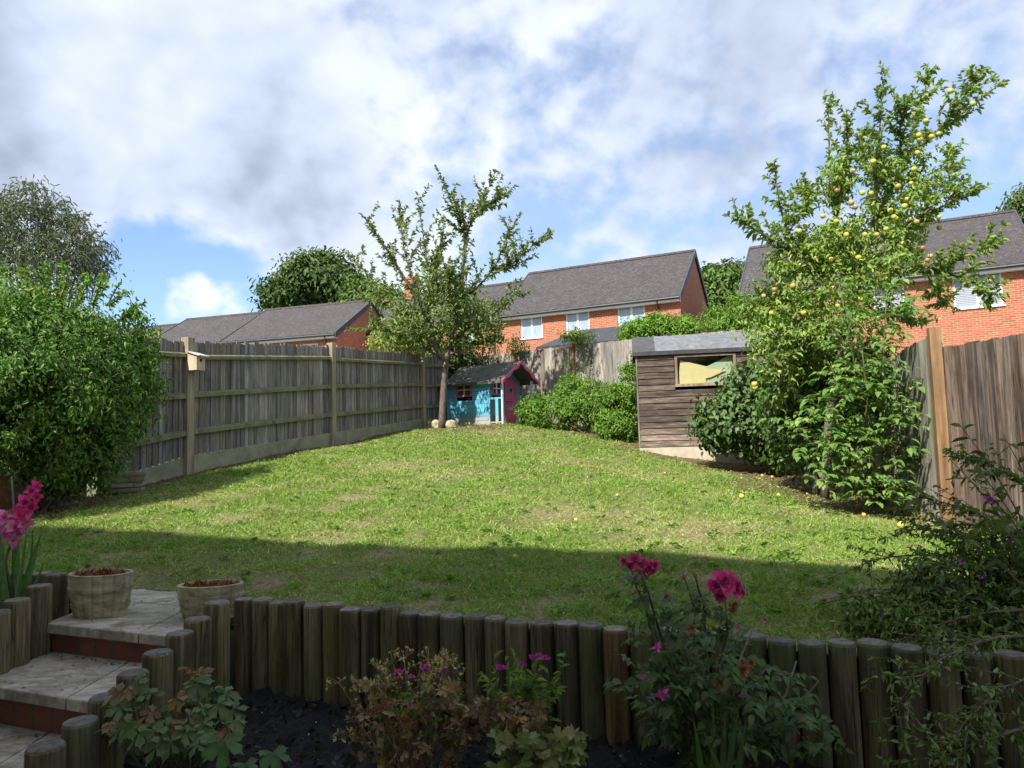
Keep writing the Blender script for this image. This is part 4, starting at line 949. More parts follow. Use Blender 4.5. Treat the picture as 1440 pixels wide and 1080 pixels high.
# wispy shoots sticking out of its top and side
def shoots(name, parent, paths, leaf, width, base, per, mat=None, stemmat=None, r=.008, spread=.6, var=.25, upn=.5, stemname='shoot'):
    m = MB(); P=[]; A=[]; C=[]; 
    for path in paths:
        path = [np.array(p) for p in path]; m.tube(path, [r*(1-.75*i/(len(path)-1)) for i in range(len(path))], 5)
        for a, b in zip(path[:-1], path[1:]):
            ln = np.linalg.norm(b-a); k = max(1, int(ln*per)); t = NR.random(k)[:,None]; P.append(a+(b-a)*t); d = (b-a)/(ln+1e-6)
            A.append(d*.55+rdir(k)*spread)
    P = np.concatenate(P); A = np.concatenate(A); k = len(P)
    if stemname: m.build(stemname, stemmat or M['twig'], parent, True)
    return scatter(name, T_LEAF, P, A, norm([[0,0,upn]]+NR.normal(0,.5,(k,3))), leaf*NR.uniform(.6,1.2,k), width, leafcol(k, base, var), mat or M['leaf'], parent, .25)
def arc(p0, p1, bend=.1, n=5):
    p0, p1 = np.array(p0), np.array(p1); mid = (p0+p1)/2 + NR.normal(0, bend, 3)*np.linalg.norm(p1-p0)
    return [p0*(1-s)**2+2*mid*s*(1-s)+p1*s*s for s in np.linspace(0,1,n)]
pp = []
for (x,y,X_,Y_,Z_) in ((40,430,35,372,7.3),(80,430,95,368,7.3),(130,430,150,385,7.5),(150,430,178,402,7.8),(170,450,200,420,8),(185,480,222,455,8),(190,520,228,500,8),(190,560,232,545,8),(5,420,10,375,7.2),(110,430,120,378,7.4),(175,440,205,440,8),(185,500,225,480,8),(60,425,65,372,7.3)):
    for k in range(3): pp.append(arc(pt(x,y,Z_), pt(X_+R0.uniform(-12,8),Y_+R0.uniform(-6,14),Z_+R0.uniform(-.4,.4))))
shoots('shoot_leaves', hd, pp, .07, .45, (.085,.17,.035), 90)

# ---- willow-like grey green tree beyond the hedge
wt_ = pt(60, 480, 17); wl_ = thing('willow_tree', 'airy grey-green tree rising behind the big left shrub', 'tree', (wt_[0], wt_[1], -.3))
E = [px_ell(15,330,60,60,17,1.6), px_ell(60,300,35,42,17,1.2), px_ell(105,345,38,48,17,1.2), px_ell(-30,310,50,60,17,1.4), px_ell(70,380,80,40,17,1.5), px_ell(125,375,22,28,17,.8)]
crown('foliage', wl_, E, 10500, 330, .20, .14, .22, (.15,.185,.12), M['farleaf'], shell=.25, var=.25)
pp = []
for (x,y,X_,Y_) in ((60,330,50,255),(62,310,72,262),(105,340,112,292),(110,350,140,320),(115,360,152,345),(60,310,88,282),(20,320,15,268),(120,380,155,380),(100,330,125,300)):
    for k in range(3): pp.append(arc(pt(x,y,17), pt(X_+R0.uniform(-10,10),Y_+R0.uniform(-3,12),17+R0.uniform(-1,1))))
shoots('shoot_leaves', wl_, pp,   .13, .25, (.15,.185,.12), 26, M['farleaf'], r=.008)
stems('limb', wl_, (wt_[0], wt_[1], -.4), [e[0]+NR.normal(0,.25,3) for e in E for _ in range(3)], .06, sag=.15)

# ---- small fruit tree in front of the playhouse
def limbs(parent, limbl, Y0, r_scale=1.0, depth=1.2):
    m = MB(); res = []
    for pts, r0, r1, dz in limbl:
        P = []; k = len(pts)
        for i, (x, y) in enumerate(pts):
            P.append(pt(x, y, Y0 + (dz[0]+(dz[1]-dz[0])*i/(k-1))))
        # smooth subdivision
        Q = []
        for i in range(k-1):
            a = P[max(i-1,0)]; b = P[i]; c = P[i+1]; d = P[min(i+2,k-1)]
            for s in np.linspace(0,1,4)[:-1]: Q.append(.5*((2*b)+(-a+c)*s+(2*a-5*b+4*c-d)*s*s+(-a+3*b-3*c+d)*s**3))
        Q.append(P[-1]); q = len(Q); m.tube(Q, [(r0+(r1-r0)*(i/(q-1)))*r_scale for i in range(q)], 9); res.append(Q)
    m.build('trunk', M['bark'], parent, True); return res
ft = thing('fruit_tree', 'small open-branched fruit tree with a slim trunk in front of the playhouse', 'tree', TREE0)
base = (621,603)
T = [([base,(623,560),(625,530),(627,508)],.082,.062,(0,0)),
 ([(627,508),(613,490),(600,455),(585,420),(562,380),(540,345),(508,300)],.06,.008,(0,-1.0)),
 ([(613,490),(590,465),(560,440),(530,405),(500,365)],.04,.007,(-.1,.8)),
 ([(603,460),(604,400),(598,350),(588,285)],.035,.006,(-.1,.4)),
 ([(602,420),(612,370),(622,330)],.022,.006,(-.2,-.9)),
 ([(595,440),(575,380),(565,330),(562,300)],.024,.006,(-.2,1.0)),
 ([(627,508),(634,480),(645,440),(650,390),(654,345),(663,312),(688,262)],.06,.007,(0,.3)),
 ([(655,335),(643,305),(628,268)],.018,.006,(.2,-.4)),
 ([(664,312),(685,290),(711,274)],.016,.006,(.3,.9)),
 ([(650,420),(675,400),(698,370),(716,325)],.03,.006,(.1,-.8)),
 ([(695,385),(725,368),(757,338)],.018,.006,(-.3,-1.1)),
 ([(636,480),(660,460),(695,440),(728,415)],.04,.007,(.1,1.0)),
 ([(622,506),(590,484),(555,468),(522,462)],.03,.007,(0,-.9)),
 ([(633,498),(665,484),(695,475)],.03,.007,(0,.6)),
 ([(632,490),(640,450),(630,410),(635,380)],.035,.007,(0,-1.2)),
 ([(618,490),(585,450),(540,430),(512,420)],.03,.006,(0,1.2))]
Q = limbs(ft, T, 15.7)
def leafy(parent, Q, start, tw_n, tw_len, leaf, width, base, per, twig_r=.006, skip=1, down=.0, light=None, along=.6, upb=.5):
    pp = []
    for qi, q in enumerate(Q[skip:]):
        k = len(q); i0 = int(k*start); pp.append(q[i0:])
        for j in range(tw_n):
            i = R0.randint(max(1,int(k*.25)), k-1); p = q[i]; d = q[min(i+1,k-1)]-q[i-1]; d = d/np.linalg.norm(d)
            e = d*along+rdir(1)[0]*.9+np.array([0,0,upb-down]); e /= np.linalg.norm(e); ln = tw_len*R0.uniform(.4,1.2)*(1-.45*i/k)
            pp.append(arc(p, p+e*ln, .08, 4))
    return shoots('foliage', parent, pp, leaf, width, base, per, r=twig_r, stemname='twig')
leafy(ft, Q, .18, 20, .75, .108, .52, (.115,.165,.07), 58, upb=.7)
E = [px_ell(610,440,75,50,15.7,1.1), px_ell(570,475,45,25,15.7,.8), px_ell(665,450,50,38,15.7,.8), px_ell(625,400,50,28,15.7,.7)]
crown('inner_foliage', ft, E, 6000, 260, .15, .088, .5, (.11,.165,.06), var=.28, shell=.2)
# low leafy mass behind trunk (dark shrub behind the fruit tree)
ds = thing('dark_shrub', 'dark evergreen shrub in the fence corner behind the fruit tree', 'shrub', (*pt(648,600,17.9)[:2], .45))
crown('foliage', ds, [px_ell(650,500,45,30,17.9,.35), px_ell(625,520,28,30,18.0,.25)], 4200, 110, .12, .09, .5, (.05,.085,.03), shell=.3)
stems('stem', ds, (*pt(640,600,18.0)[:2], .4), [pt(650,500,17.9), pt(625,520,18), pt(665,490,17.9)], .035)

# ---- hedge between playhouse and shed
hg = thing('garden_hedge', 'bright green bushy hedge between the playhouse and the shed', 'hedge', (1.6, 15.0, .1))
E = [px_ell(775,580,38,32,15.5,.45), px_ell(830,568,38,36,15.2,.5), px_ell(870,580,34,42,14.6,.5), px_ell(885,545,22,36,14.9,.4), px_ell(805,556,30,26,15.6,.4), px_ell(865,600,26,24,14.3,.35),px_ell(750,585,22,24,16.0,.3), px_ell(900,510,10,18,15,.2)]
crown('foliage', hg, E, 26000, 420, .09, .058, .55, (.085,.18,.025), var=.32, light=(.14,.26,.045), shell=.5, zmin=lambda P: G(P[:,0],P[:,1])+.0)
stems('stem', hg, (1.7, 15.0, 0), [e[0] for e in E for _ in range(3)], .015)
pp = []
for (x,y,X_,Y_) in ((890,530,888,495),(885,520,898,500),(840,530,845,508),(800,520,795,505),(820,525,826,506)):
    for k in range(3): pp.append(arc(pt(x,y,15.0), pt(X_+R0.uniform(-6,6),Y_+R0.uniform(-3,10),15.0)))
shoots('shoot_leaves', hg, pp, .055, .45, (.09,.19,.03), 60, r=.005)
# climber on the back fence and orange-leaved climber by the post
cl = thing('climber', 'thin green climber trailing over the back fence by the orange post', 'climber', (*pt(805,590,16.2)[:2], .2))
pp = []
for k in range(16):
    x = 795+R0.uniform(-12,22); pp.append(arc(pt(x+5,560,16.3), pt(x+R0.uniform(-14,14),R0.uniform(468,520),16.25), .06))
shoots('foliage', cl, pp, .055, .45, (.14,.17,.06), 30, r=.006, stemname='stem')
crown('top_foliage', cl, [px_ell(812,473,24,11,16.4,.25)], 1100, 50, .08, .06, .5, (.11,.16,.04), shell=.2)
oc_ = thing('climber', 'yellow and orange leaved climber on the back fence above the playhouse', 'climber', (*pt(715,590,17.9)[:2], .3))
pp = [arc(pt(715+R0.uniform(-8,8),560,17.75), pt(700+R0.uniform(-18,28),R0.uniform(470,500),17.75), .06) for k in range(14)]
shoots('foliage', oc_, pp, .085, .5, (.42,.26,.05), 13, r=.008, stemname='stem', var=.35)
crown('green_foliage', oc_, [px_ell(725,485,16,11,17.6,.2)], 350, 30, .09, .07, .5, (.10,.15,.05))
# pale yellow shrub behind the left fence near the fruit tree
ys = thing('golden_shrub', 'pale yellow-green shrub beyond the fence behind the fruit tree', 'shrub', (*pt(560,500,21)[:2], -.2))
crown('foliage', ys, [px_ell(545,478,32,22,21,.6), px_ell(575,470,24,22,21,.6), px_ell(600,480,30,25,21,.6)], 6000, 140, .16, .10, .5, (.34,.36,.10), shell=.3)
stems('stem', ys, (*pt(560,500,21)[:2], -.3), [pt(545,478,21),pt(575,470,21),pt(600,480,21)], .05)
# bright shrubs over the back fence
for nm, lab, ee, n_, colr, Y in (('tall_shrub','bright green feathery shrub above the shed roof and back fence',[(895,466,22,13),(930,462,28,16),(962,463,20,15),(915,455,14,10)],9000,(.12,.23,.045),18.5),
                        ('tall_shrub','bright green leafy shrub beyond the right end of the shed roof',[(1015,455,28,24),(1045,440,26,26),(1070,470,40,30)],9000,(.115,.22,.045),17.5)):
    t = thing(nm, lab, 'shrub', (*pt(ee[0][0],480,Y)[:2], -.3)); E = [px_ell(*e,Y,.6) for e in ee]
    crown('foliage', t, E, n_, 260, .11, .10, .32, colr, shell=.35, var=.22, up=.9)
    stems('stem', t, (*pt(ee[1][0],500,Y)[:2], -.4), [e[0] for e in E for _ in range(3)], .03)
    pp = []
    for e in ee:
        for k in range(9): x = e[0]+R0.uniform(-e[2],e[2]); pp.append(arc(pt(x,e[1],Y), pt(x+R0.uniform(-8,8),e[1]-e[3]-R0.uniform(0,9),Y)))
    shoots('shoot_leaves', t, pp, .09, .25, colr, 40, r=.006)
# ---- far trees
def fartree(name, lab, Y, ee, n, leaf, colr, trunk, zg=-1, dr=2.5, grp='trees beyond the houses'):
    c = pt(trunk, 450, Y); t = thing(name, lab, 'tree', (c[0], c[1], zg), grp)
    E = [px_ell(*e, Y, dr*e[2]/50) for e in ee]
    crown('crown', t, E, n, int(n/26), leaf*1.5, leaf, .6, colr, M['farleaf'], shell=.55, var=.3, up=.6)
    m = MB(); m.tube([(c[0],c[1],zg-.2),(c[0],c[1],pt(trunk,430,Y)[2])], [.35,.2], 8)
    for e in E: m.tube([(c[0],c[1],pt(trunk,440,Y)[2]-1), e[0]], [.15,.04], 6)
    m.build('trunk', M['bark'], t, True)
fartree('dense_tree', 'large dark green rounded tree behind the left terrace roof', 60, [(440,395,48,36),(410,412,38,22),(475,405,44,30),(455,375,30,17),(500,425,36,24),(385,424,20,10)], 15000, .42, (.045,.085,.028), 445, dr=3.5)
fartree('leafy_tree', 'mid green tree between the left terrace and the fruit tree', 48, [(520,425,34,26),(545,440,30,22),(500,445,20,16)], 8000, .34, (.065,.12,.035), 522)
fartree('leafy_tree', 'green tree filling the gap between the two right-hand houses', 62, [(1010,415,36,34),(1045,430,34,34),(985,440,24,28),(1020,395,26,16)], 12000, .40, (.06,.115,.03), 1015)
fartree('leafy_tree', 'dark tree standing further behind the gap between the right-hand houses', 80, [(1000,395,18,20),(1030,385,22,12),(1060,395,26,18)], 5000, .5, (.045,.08,.03), 1030)
fartree('leafy_tree', 'tree just showing above the roof at the right edge', 45, [(1450,278,28,24),(1470,300,45,40)], 4500, .28, (.07,.11,.04), 1465)

# ---- apple tree
ap = thing('apple_tree', 'tall apple tree laden with yellow-green apples beside the shed', 'tree', (*pt(1168,690,8.9)[:2], -.75))
T = [([(1160,700),(1165,600),(1175,520),(1190,450),(1205,400)],.055,.042,(0,0)),
 ([(1205,400),(1225,340),(1250,270),(1285,212),(1330,180),(1370,145),(1416,112)],.045,.005,(0,.3)),
 ([(1225,340),(1230,280),(1236,200),(1241,118)],.025,.005,(0,-.5)),
 ([(1262,250),(1288,170),(1307,102)],.020,.005,(.1,.6)),
 ([(1315,190),(1345,150),(1380,104)],.014,.005,(.2,-.2)),
 ([(1205,400),(1182,330),(1168,250),(1165,158)],.030,.005,(0,.5)),
 ([(1176,300),(1190,240),(1191,168)],.015,.005,(.3,-.2)),
 ([(1192,430),(1142,365),(1105,320),(1090,243)],.032,.005,(0,-.4)),
 ([(1140,368),(1090,340),(1038,308)],.018,.005,(-.1,-.6)),
 ([(1110,325),(1132,290),(1136,268)],.012,.005,(-.3,.3)),
 ([(1225,340),(1280,318),(1330,288),(1378,268)],.022,.005,(0,-.7)),
 ([(1300,300),(1338,255),(1335,215)],.012,.005,(-.5,0)),
 ([(1205,400),(1262,382),(1330,372),(1395,345)],.020,.004,(0,-.9)),
 ([(1262,382),(1330,385),(1370,398),(1392,418)],.016,.004,(-.3,-1.0)),
 ([(1190,430),(1130,432),(1080,425),(1055,448)],.028,.005,(0,.6)),
 ([(1182,480),(1125,490),(1085,525)],.025,.005,(0,-.5)),
 ([(1192,450),(1240,440),(1292,455)],.025,.005,(0,.4)),
 ([(1250,270),(1215,230),(1210,185)],.014,.005,(.1,.5)),
 ([(1270,240),(1265,190),(1272,150)],.014,.005,(.1,-.4)),
 ([(1215,370),(1280,345),(1310,400),(1330,430)],.02,.005,(0,.8)),
 ([(1180,500),(1120,520),(1090,570)],.02,.005,(0,.2))]
Q = limbs(ap, T, 8.9)
leafy(ap, Q, .2, 26, .40, .080, .52, (.135,.21,.07), 84, twig_r=.004, upb=.7)
E = [px_ell(1130,400,62,58,8.9,.7), px_ell(1220,380,60,55,8.9,.7), px_ell(1100,470,55,65,8.9,.65), px_ell(1165,340,50,45,8.9,.5), px_ell(1250,310,50,50,8.9,.5), px_ell(1160,470,60,60,8.8,.6), px_ell(1285,250,40,38,8.9,.35), px_ell(1240,240,28,45,8.9,.3), px_ell(1175,260,25,40,8.9,.3)]
crown('inner_foliage', ap, E, 15000, 620, .075, .066, .5, (.15,.23,.06), var=.3, shell=.15, light=(.22,.32,.08))
# apples
prof = [(.012,.0),(.55,.06),(.86,.25),(1.0,.52),(.97,.78),(.70,.97),(.32,1.0),(.06,.90)]
spots = [(985,0)]; ax_ = [(1336,128),(1368,146),(1292,190),(1293,196),(1310,192),(1320,188),(1302,170),(1243,207),(1228,227),(1285,238),(1281,258),(1263,262),(1240,249),(1200,240),(1180,251),(1177,268),(1197,285),(1213,271),(1225,272),(1203,291),(1272,290),(1257,305),(1260,307),(1281,308),(1289,312),(1320,305),(1296,325),(1157,304),(1176,311),(1133,317),(1124,325),(1130,349),(1111,370),(1148,363),(1168,365),(1207,362),(1222,360),(1199,357),(1126,373),(1297,349),(1308,360),(1304,366),(1300,372),(1362,361),(1362,402),(1392,395),(1338,275),(1340,278),(1105,356),(1171,399),(1166,404),(1172,405),(1074,416),(1089,407),(1148,456),(1152,464),(1191,492),(1095,515),(1096,523),(1061,540),(1062,545),(1178,430),(1115,402),(1233,330),(1246,322),(1216,330),(1190,330),(1270,342),(1290,215),(1321,320),(1085,440),(1130,440),(1210,420),(1252,296),(1276,280)]
for i, (x, y) in enumerate(ax_):
    c = pt(x, y, 8.9-R0.uniform(.12,.58)); r = R0.uniform(.028,.037); m = MB()
    t = R0.random(); k = (.56,.54,.08) if t < .72 else ((.50,.33,.12) if t < .92 else (.46,.17,.08)); f_ = R0.uniform(.75,1.1)
    m.lathe((c[0],c[1],c[2]-r), [(a*r, z*r*1.8) for a, z in prof], 14, 1, 1, 0, tuple(v*f_ for v in k))
    m.tube([(c[0],c[1],c[2]+r*.55),(c[0]+.004,c[1],c[2]+r*1.3)], .0018, 4, (.12,.09,.04)); m.build('apple', M['apple'], ap, True)
# windfalls
wf = [(1062,648),(1077,652),(1090,664),(1072,672),(1086,674),(1128,690),(1174,692),(1215,728),(1267,745),(1115,668),(1043,703),(1153,654),(1095,700),(470,800),(810,735),(724,788),(868,700),(935,668),(1056,640)]
for i, (x, y) in enumerate(wf):
    q = gp(x, y); z = gz(q[0], q[1]); r = R0.uniform(.022,.031) if x > 1000 else R0.uniform(.012,.018); m = MB(); k = R0.uniform(.8,1.1)
    m.lathe((0,0,0), [(a*r, zz*r*1.8) for a, zz in prof], 12, 1, 1, 0, (.50*k,.42*k,.08*k)); V = m.v
    a_ = R0.uniform(.5,1.4); V2 = [(v[0], (v[1])*math.cos(a_)-(v[2]-r)*math.sin(a_), v[1]*math.sin(a_)+(v[2]-r)*math.cos(a_)+r) for v in V]
    m.v = [(v[0]+q[0], v[1]+q[1], v[2]+z+.004) for v in V2]; o = m.build('windfall_apple', M['apple'], None, True)
    tag(o, 'small yellow windfall apple lying in the lawn grass', 'apple', 'windfall apples on the lawn')
# ---- ivy-like shrub in front of the shed's right end
sb = thing('leafy_shrub', 'round-leaved dark green shrub growing against the right end of the shed', 'shrub', (*pt(1080,660,11.9)[:2], -.5))
E = [px_ell(1030,590,46,45,11.9,.45), px_ell(1085,600,48,55,11.8,.55), px_ell(1070,540,45,35,12,.4), px_ell(1010,600,28,30,12,.3), px_ell(1120,560,45,50,11.6,.5)]
crown('foliage', sb, E, 13000, 420, .10, .088, .75, (.055,.105,.035), M['glossleaf'], T_BIG, var=.3, shell=.4, light=(.09,.15,.055), zmin=lambda P: G(P[:,0],P[:,1])+.12)
stems('stem', sb, (*pt(1100,665,11.8)[:2], -.6), [pt(x,y,11.8) for x,y in ((1030,600),(1045,560),(1080,560),(1060,620),(1110,570),(1095,600),(1020,580))], .022)
# dark shrub under the apple tree
us_ = thing('leafy_shrub', 'tangled dark green undergrowth at the foot of the apple tree', 'shrub', (*pt(1160,690,9.4)[:2], -.75))
E = [px_ell(1130,610,48,55,9.9,.5), px_ell(1180,580,55,60,9.6,.5), px_ell(1110,560,40,45,10,.4), px_ell(1210,520,50,50,9.4,.5), px_ell(1160,540,55,50,9.6,.45)]
crown('foliage', us_, E, 14000, 330, .11, .075, .6, (.06,.115,.035), M['leaf'], var=.3, shell=.35, zmin=lambda P: G(P[:,0],P[:,1])+.15)
stems('stem', us_, (*pt(1150,690,9.6)[:2], -.8), [e[0] for e in E for _ in range(3)], .02)
# ---- lobed-leaf saplings in front
sy = thing('sapling', 'tall leafy elder sapling with tiers of bright leaves near the grey fence panel', 'sapling', (*pt(1232,705,7.7)[:2], -.9))
tops = [(1248,400),(1180,400),(1210,470),(1270,520),(1160,500),(1220,560),(1265,610),(1190,640),(1230,660),(1170,580),(1240,480),(1200,440),(1280,560)]
m = MB(); bq = pt(1235,712,7.8)
for x, y in tops:
    q = pt(x, y, 7.8+R0.uniform(-.5,.3)); m.tube(arc(bq+NR.normal(0,.05,3)*[1,1,0], q, .06, 6), [.016,.014,.012,.010,.007,.004], 6)
m.build('stem', M['stem'], sy, True)
P=[];A=[];Nn=[];S_=[];C=[]; mt_ = MB()
def tier(q, d, ln, s_, colr):
    """one drooping pinnate leaf: paired leaflets on a thin stalk"""
    d = norm(np.array(d, float)); up_ = norm(np.array([R0.gauss(0,.18), R0.gauss(-.12,.2), 1])); sd = norm(np.cross(up_, d)); n_ = R0.choice((2,3,3)); cur = [q+d*ln*t_-np.array([0,0,.25*ln*t_*t_]) for t_ in np.linspace(0,1,4)]
    mt_.tube(cur, [.003,.0025,.002,.001], 4)
    for j in range(n_):
        t_ = .4+.5*j/n_; b_ = q+d*ln*t_-np.array([0,0,.25*ln*t_*t_])
        for sg in (-1,1): P.append(b_); A.append(sd*sg+d*.45-np.array([0,0,R0.uniform(.0,.35)])); Nn.append(up_+NR.normal(0,.15,3)); S_.append(s_*R0.uniform(.8,1.15)*(1-.12*j)); C.append(np.array(colr)*R0.uniform(.7,1.3))
    P.append(cur[-1]); A.append(d-np.array([0,0,.3])); Nn.append(up_); S_.append(s_*1.1); C.append(np.array(colr)*R0.uniform(.8,1.3))
zone = [(1165,640,34,42,60),(1140,600,34,45,45),(1215,480,48,45,60),(1225,560,58,50,130),(1215,640,55,48,130),(1190,560,40,50,50),(1250,430,34,40,34),(1245,690,40,20,60),(1180,430,40,40,30),(1275,590,16,70,44)]
for (cx_, cy_, rx_, ry_, k_) in zone:
    for k in range(k_):
        a_ = R0.uniform(0, 2*pi); r_ = math.sqrt(R0.random()); x_ = cx_+rx_*r_*math.cos(a_); y_ = cy_+ry_*r_*math.sin(a_)
        q = pt(min(x_,1288), y_, 7.75+R0.uniform(-.45,.4))
        if q[2] < gz(q[0],q[1])+.12: continue
        tier(q, (R0.uniform(-1,1), R0.uniform(-1.1,.5), R0.uniform(-.1,.35)), R0.uniform(.12,.24), R0.uniform(.05,.10), (.125,.225,.055) if R0.random() < .75 else (.20,.31,.08))
mt_.build('leaf_stalk', M['stem'], sy, True)
scatter('foliage', T_BIG, np.array(P), np.array(A), np.array(Nn), np.array(S_), .62, np.array(C), M['leaf'], sy, .25)

# ================================================================== FOREGROUND PLANTS
def flower_pts(c, r, n, facing, colr, layers=True):
    P = []; A = []; Nn = []; S = []; C = []; f = norm(np.array(facing)); t = norm(np.cross(f, [0.3,.1,1.0])); b = np.cross(f, t)
    for i in range(n):
        k = i/n; a = i*2.399; el = rad(78)*(1-k)**.8+rad(-8)*k; rr = r*(.42+.6*k)
        d = (math.cos(a)*t+math.sin(a)*b)*math.cos(el)+f*math.sin(el); P.append(np.array(c)+f*r*.10*(1-k)); A.append(d); Nn.append(f*math.cos(el)-(math.cos(a)*t+math.sin(a)*b)*math.sin(el)+NR.normal(0,.2,3)); S.append(rr*R0.uniform(.85,1.15)); C.append(np.array(colr)*R0.uniform(.7,1.25)*(1-.25*(1-k)))
    return map(np.array, (P, A, Nn, S, C))
def flower(parent, name, c, r, n, facing, colr, width=.95):
    P, A, Nn, S, C = flower_pts(c, r, n, facing, colr); return scatter(name, T_BIG, P, A, Nn, S, width, C, M['petal'], parent, 0)
UPV = (0,-.5,1)
# rose bush
rb0 = pt(1010,1075,2.30); rb = thing('rose_bush', 'leggy rose bush with deep pink blooms and faded brown heads in the bed', 'rose bush', (rb0[0], rb0[1], -1.15))
base = np.array([rb0[0], rb0[1], -1.17])
stemsP = [((905,830),(960,960)),((900,800),(925,880)),((885,790),(905,845)),((1020,840),(1010,940)),((962,812),(990,880)),((978,810),(990,850)),((938,835),(955,900)),((1120,930),(1080,1010)),((1060,880),(1030,960)),((930,905),(960,980)),((885,930),(940,1000)),((1100,1010),(1050,1050)),((900,990),(950,1030)),((960,900),(985,980)),((1150,960),(1090,1040))]
pp = []; 
for i, ((x, y), (mx, my)) in enumerate(stemsP):
    Yt = 2.30+R0.uniform(-.15,.15); a = pt(x, y, Yt); b = pt(mx, my, 2.3); 
    pp.append([base+NR.normal(0,.02,3)*[1,1,0], (base+b)/2+NR.normal(0,.015,3), b, (a+b)/2+NR.normal(0,.012,3), a])
m = MB()
for p in pp: m.tube(p, [.006,.0055,.0045,.0035,.0025], 6)
m.build('stem', M['stem'], rb, True)
# leaves in groups of five along the stems
P=[];A=[];Nn=[];S=[];C=[]
def leaflet_group(p, d, s, colr, k=5):
    d = norm(np.array(d)); up_ = norm(np.array([R0.gauss(0,.35), R0.gauss(-.25,.35), 1])); sd = norm(np.cross(up_, d))
    for j in range(k):
        if j == 0: q = p+d*s*1.6; ax = d
        else:
            r_ = (j+1)//2; q = p+d*s*(1.5-.55*r_); ax = d*.5+sd*(1 if j%2 else -1)
        P.append(q); A.append(ax); Nn.append(up_+NR.normal(0,.15,3)); S.append(s*R0.uniform(.8,1.15)); C.append(np.array(colr)*R0.uniform(.7,1.25))
for p in pp:
    for k in range(13):
        t = R0.uniform(.25,.97)*(len(p)-1); i = int(t); q = p[i]+(p[min(i+1,4)]-p[i])*(t-i); leaflet_group(q, rdir(1)[0]*[1,1,.5]+[0,-.2,.15], R0.uniform(.024,.038), (.075,.125,.032))
for (cx, cy, rx, ry, n_) in ((985,950,80,50,85),(960,880,70,30,18),(1065,1010,70,60,50),(930,990,50,50,30),(1130,1040,50,40,16)):
    for k in range(n_):
        q = pt(cx+R0.gauss(0,.5)*rx, cy+R0.gauss(0,.5)*ry, 2.3+R0.uniform(-.22,.22)); leaflet_group(q, rdir(1)[0]*[1,1,.4], R0.uniform(.024,.040), (.075,.13,.034))
k = len(P); scatter('foliage', T_BIG, np.array(P), np.array(A), np.array(Nn), np.array(S), .62, np.array(C), M['leaf'], rb, .25)
pk = (.72,.08,.28); pk2 = (.75,.10,.42)
for (x,y,r,f) in ((893,787,.026,(-.3,-1,.6)),(887,796,.022,(-1,-1,.2)),(903,793,.028,(.1,-1,.9)),(912,800,.032,(.4,-1,.4)),(899,807,.028,(-.2,-1,-.1)),(920,795,.026,(.8,-1,.5)),(878,789,.020,(-1,-.6,.3))):
    flower(rb, 'bloom', pt(x,y,2.3), r, 22, f, (.62,.07,.22))
for (x,y,r,f) in ((1018,818,.046,(0,-1,.7)),(1006,824,.034,(-.6,-1,.2)),(1034,826,.034,(.7,-1,.2)),(1013,838,.026,(-.1,-1,-.3)),(1043,834,.020,(1,-.6,.3))):
    flower(rb, 'bloom', pt(x,y,2.3), r, 28, f, pk)
for (x,y,r) in ((923,910,.022),(932,977,.026),(984,981,.020),(905,953,.012),(1045,978,.014),(1038,882,.012),(1075,872,.012)): flower(rb, 'small_bloom', pt(x,y,2.12), r, 9, (R0.uniform(-.6,.6),-1,.4), pk2, .6)
for (x,y,r) in ((1018,963,.032),(1044,942,.026),(1032,850,.020),(1055,932,.018),(972,883,.018),(1005,1044,.016),(905,890,.012),(1030,858,.018)): flower(rb, 'faded_bloom', pt(x,y,2.13), r, 22, (R0.uniform(-.5,.5),-1,.2), (.36,.19,.08), .8)
m = MB()
for x,y in ((962,812),(978,810),(938,838)):
    c = pt(x,y,2.3); m.lathe((c[0],c[1],c[2]-.006), [(.002,0),(.007,.006),(.006,.014),(.001,.018)], 8, c=(.9,.6,.5))
m.build('rose_hip', M['drytwig'], rb, True)

# geranium-like plant with cut leaves, left of the bed
def palmplant(name, lab, cat, base_px, tips, colr, rmin, rmax, brown=.2, tpl=T_PALM, Yb=2.5, mat='leaf', spread=.03):
    b = pt(*base_px, Yb); bz_ = np.array([b[0], b[1], -1.15]); t = thing(name, lab, cat, bz_); m = MB(); P=[];A=[];Nn=[];S=[];C=[]
    for tip in tips:
        x, y, Y = tip[:3]; q = pt(x, y, Y); m.tube(arc(bz_+NR.normal(0,spread,3)*[1,1,0], q, .10, 6), [.0032,.003,.0028,.0025,.002,.0018], 5)
        d = q-bz_; d[2] = 0; d = norm(d+NR.normal(0,.12,3)*[1,1,0]+np.array([0,-.12,0])); nr = norm(np.array([0,-.35,1])+d*.35+NR.normal(0,.2,3)); ax = norm(d-nr*d.dot(nr))
        br = R0.random() < (tip[4] if len(tip) > 4 else brown); cc = np.array((.20,.125,.055) if br else colr)*R0.uniform(.75,1.25)
        P.append(q-ax*.01); A.append(ax); Nn.append(nr); S.append(tip[3] if len(tip) > 3 and tip[3] else R0.uniform(rmin,rmax)); C.append(cc)
    m.build('leaf_stalk', M['stem'], t, True)
    scatter('foliage', tpl, np.array(P), np.array(A), np.array(Nn), np.array(S), 1.0, np.array(C), M[mat], t, .15); return t
tips = [(315,1045,2.25,.095,0),(385,1062,2.25,.08,0),(285,1035,2.3,.07,0),(345,1078,2.2,.06,0)]
palmplant('geranium', 'fresh green cut-leaved plant low at the front of the bed', 'plant', (330,1100), tips, (.085,.17,.055), .06, .09, 0, Yb=2.35)
tips = []
for k in range(64):
    a = R0.uniform(0,2*pi); r = math.sqrt(R0.random()); x = 245+95*r*math.cos(a); y = 1003+58*r*math.sin(a)-.0*x; tips.append((x, y, 2.55-.0025*(y-1000)+R0.uniform(-.08,.08)))
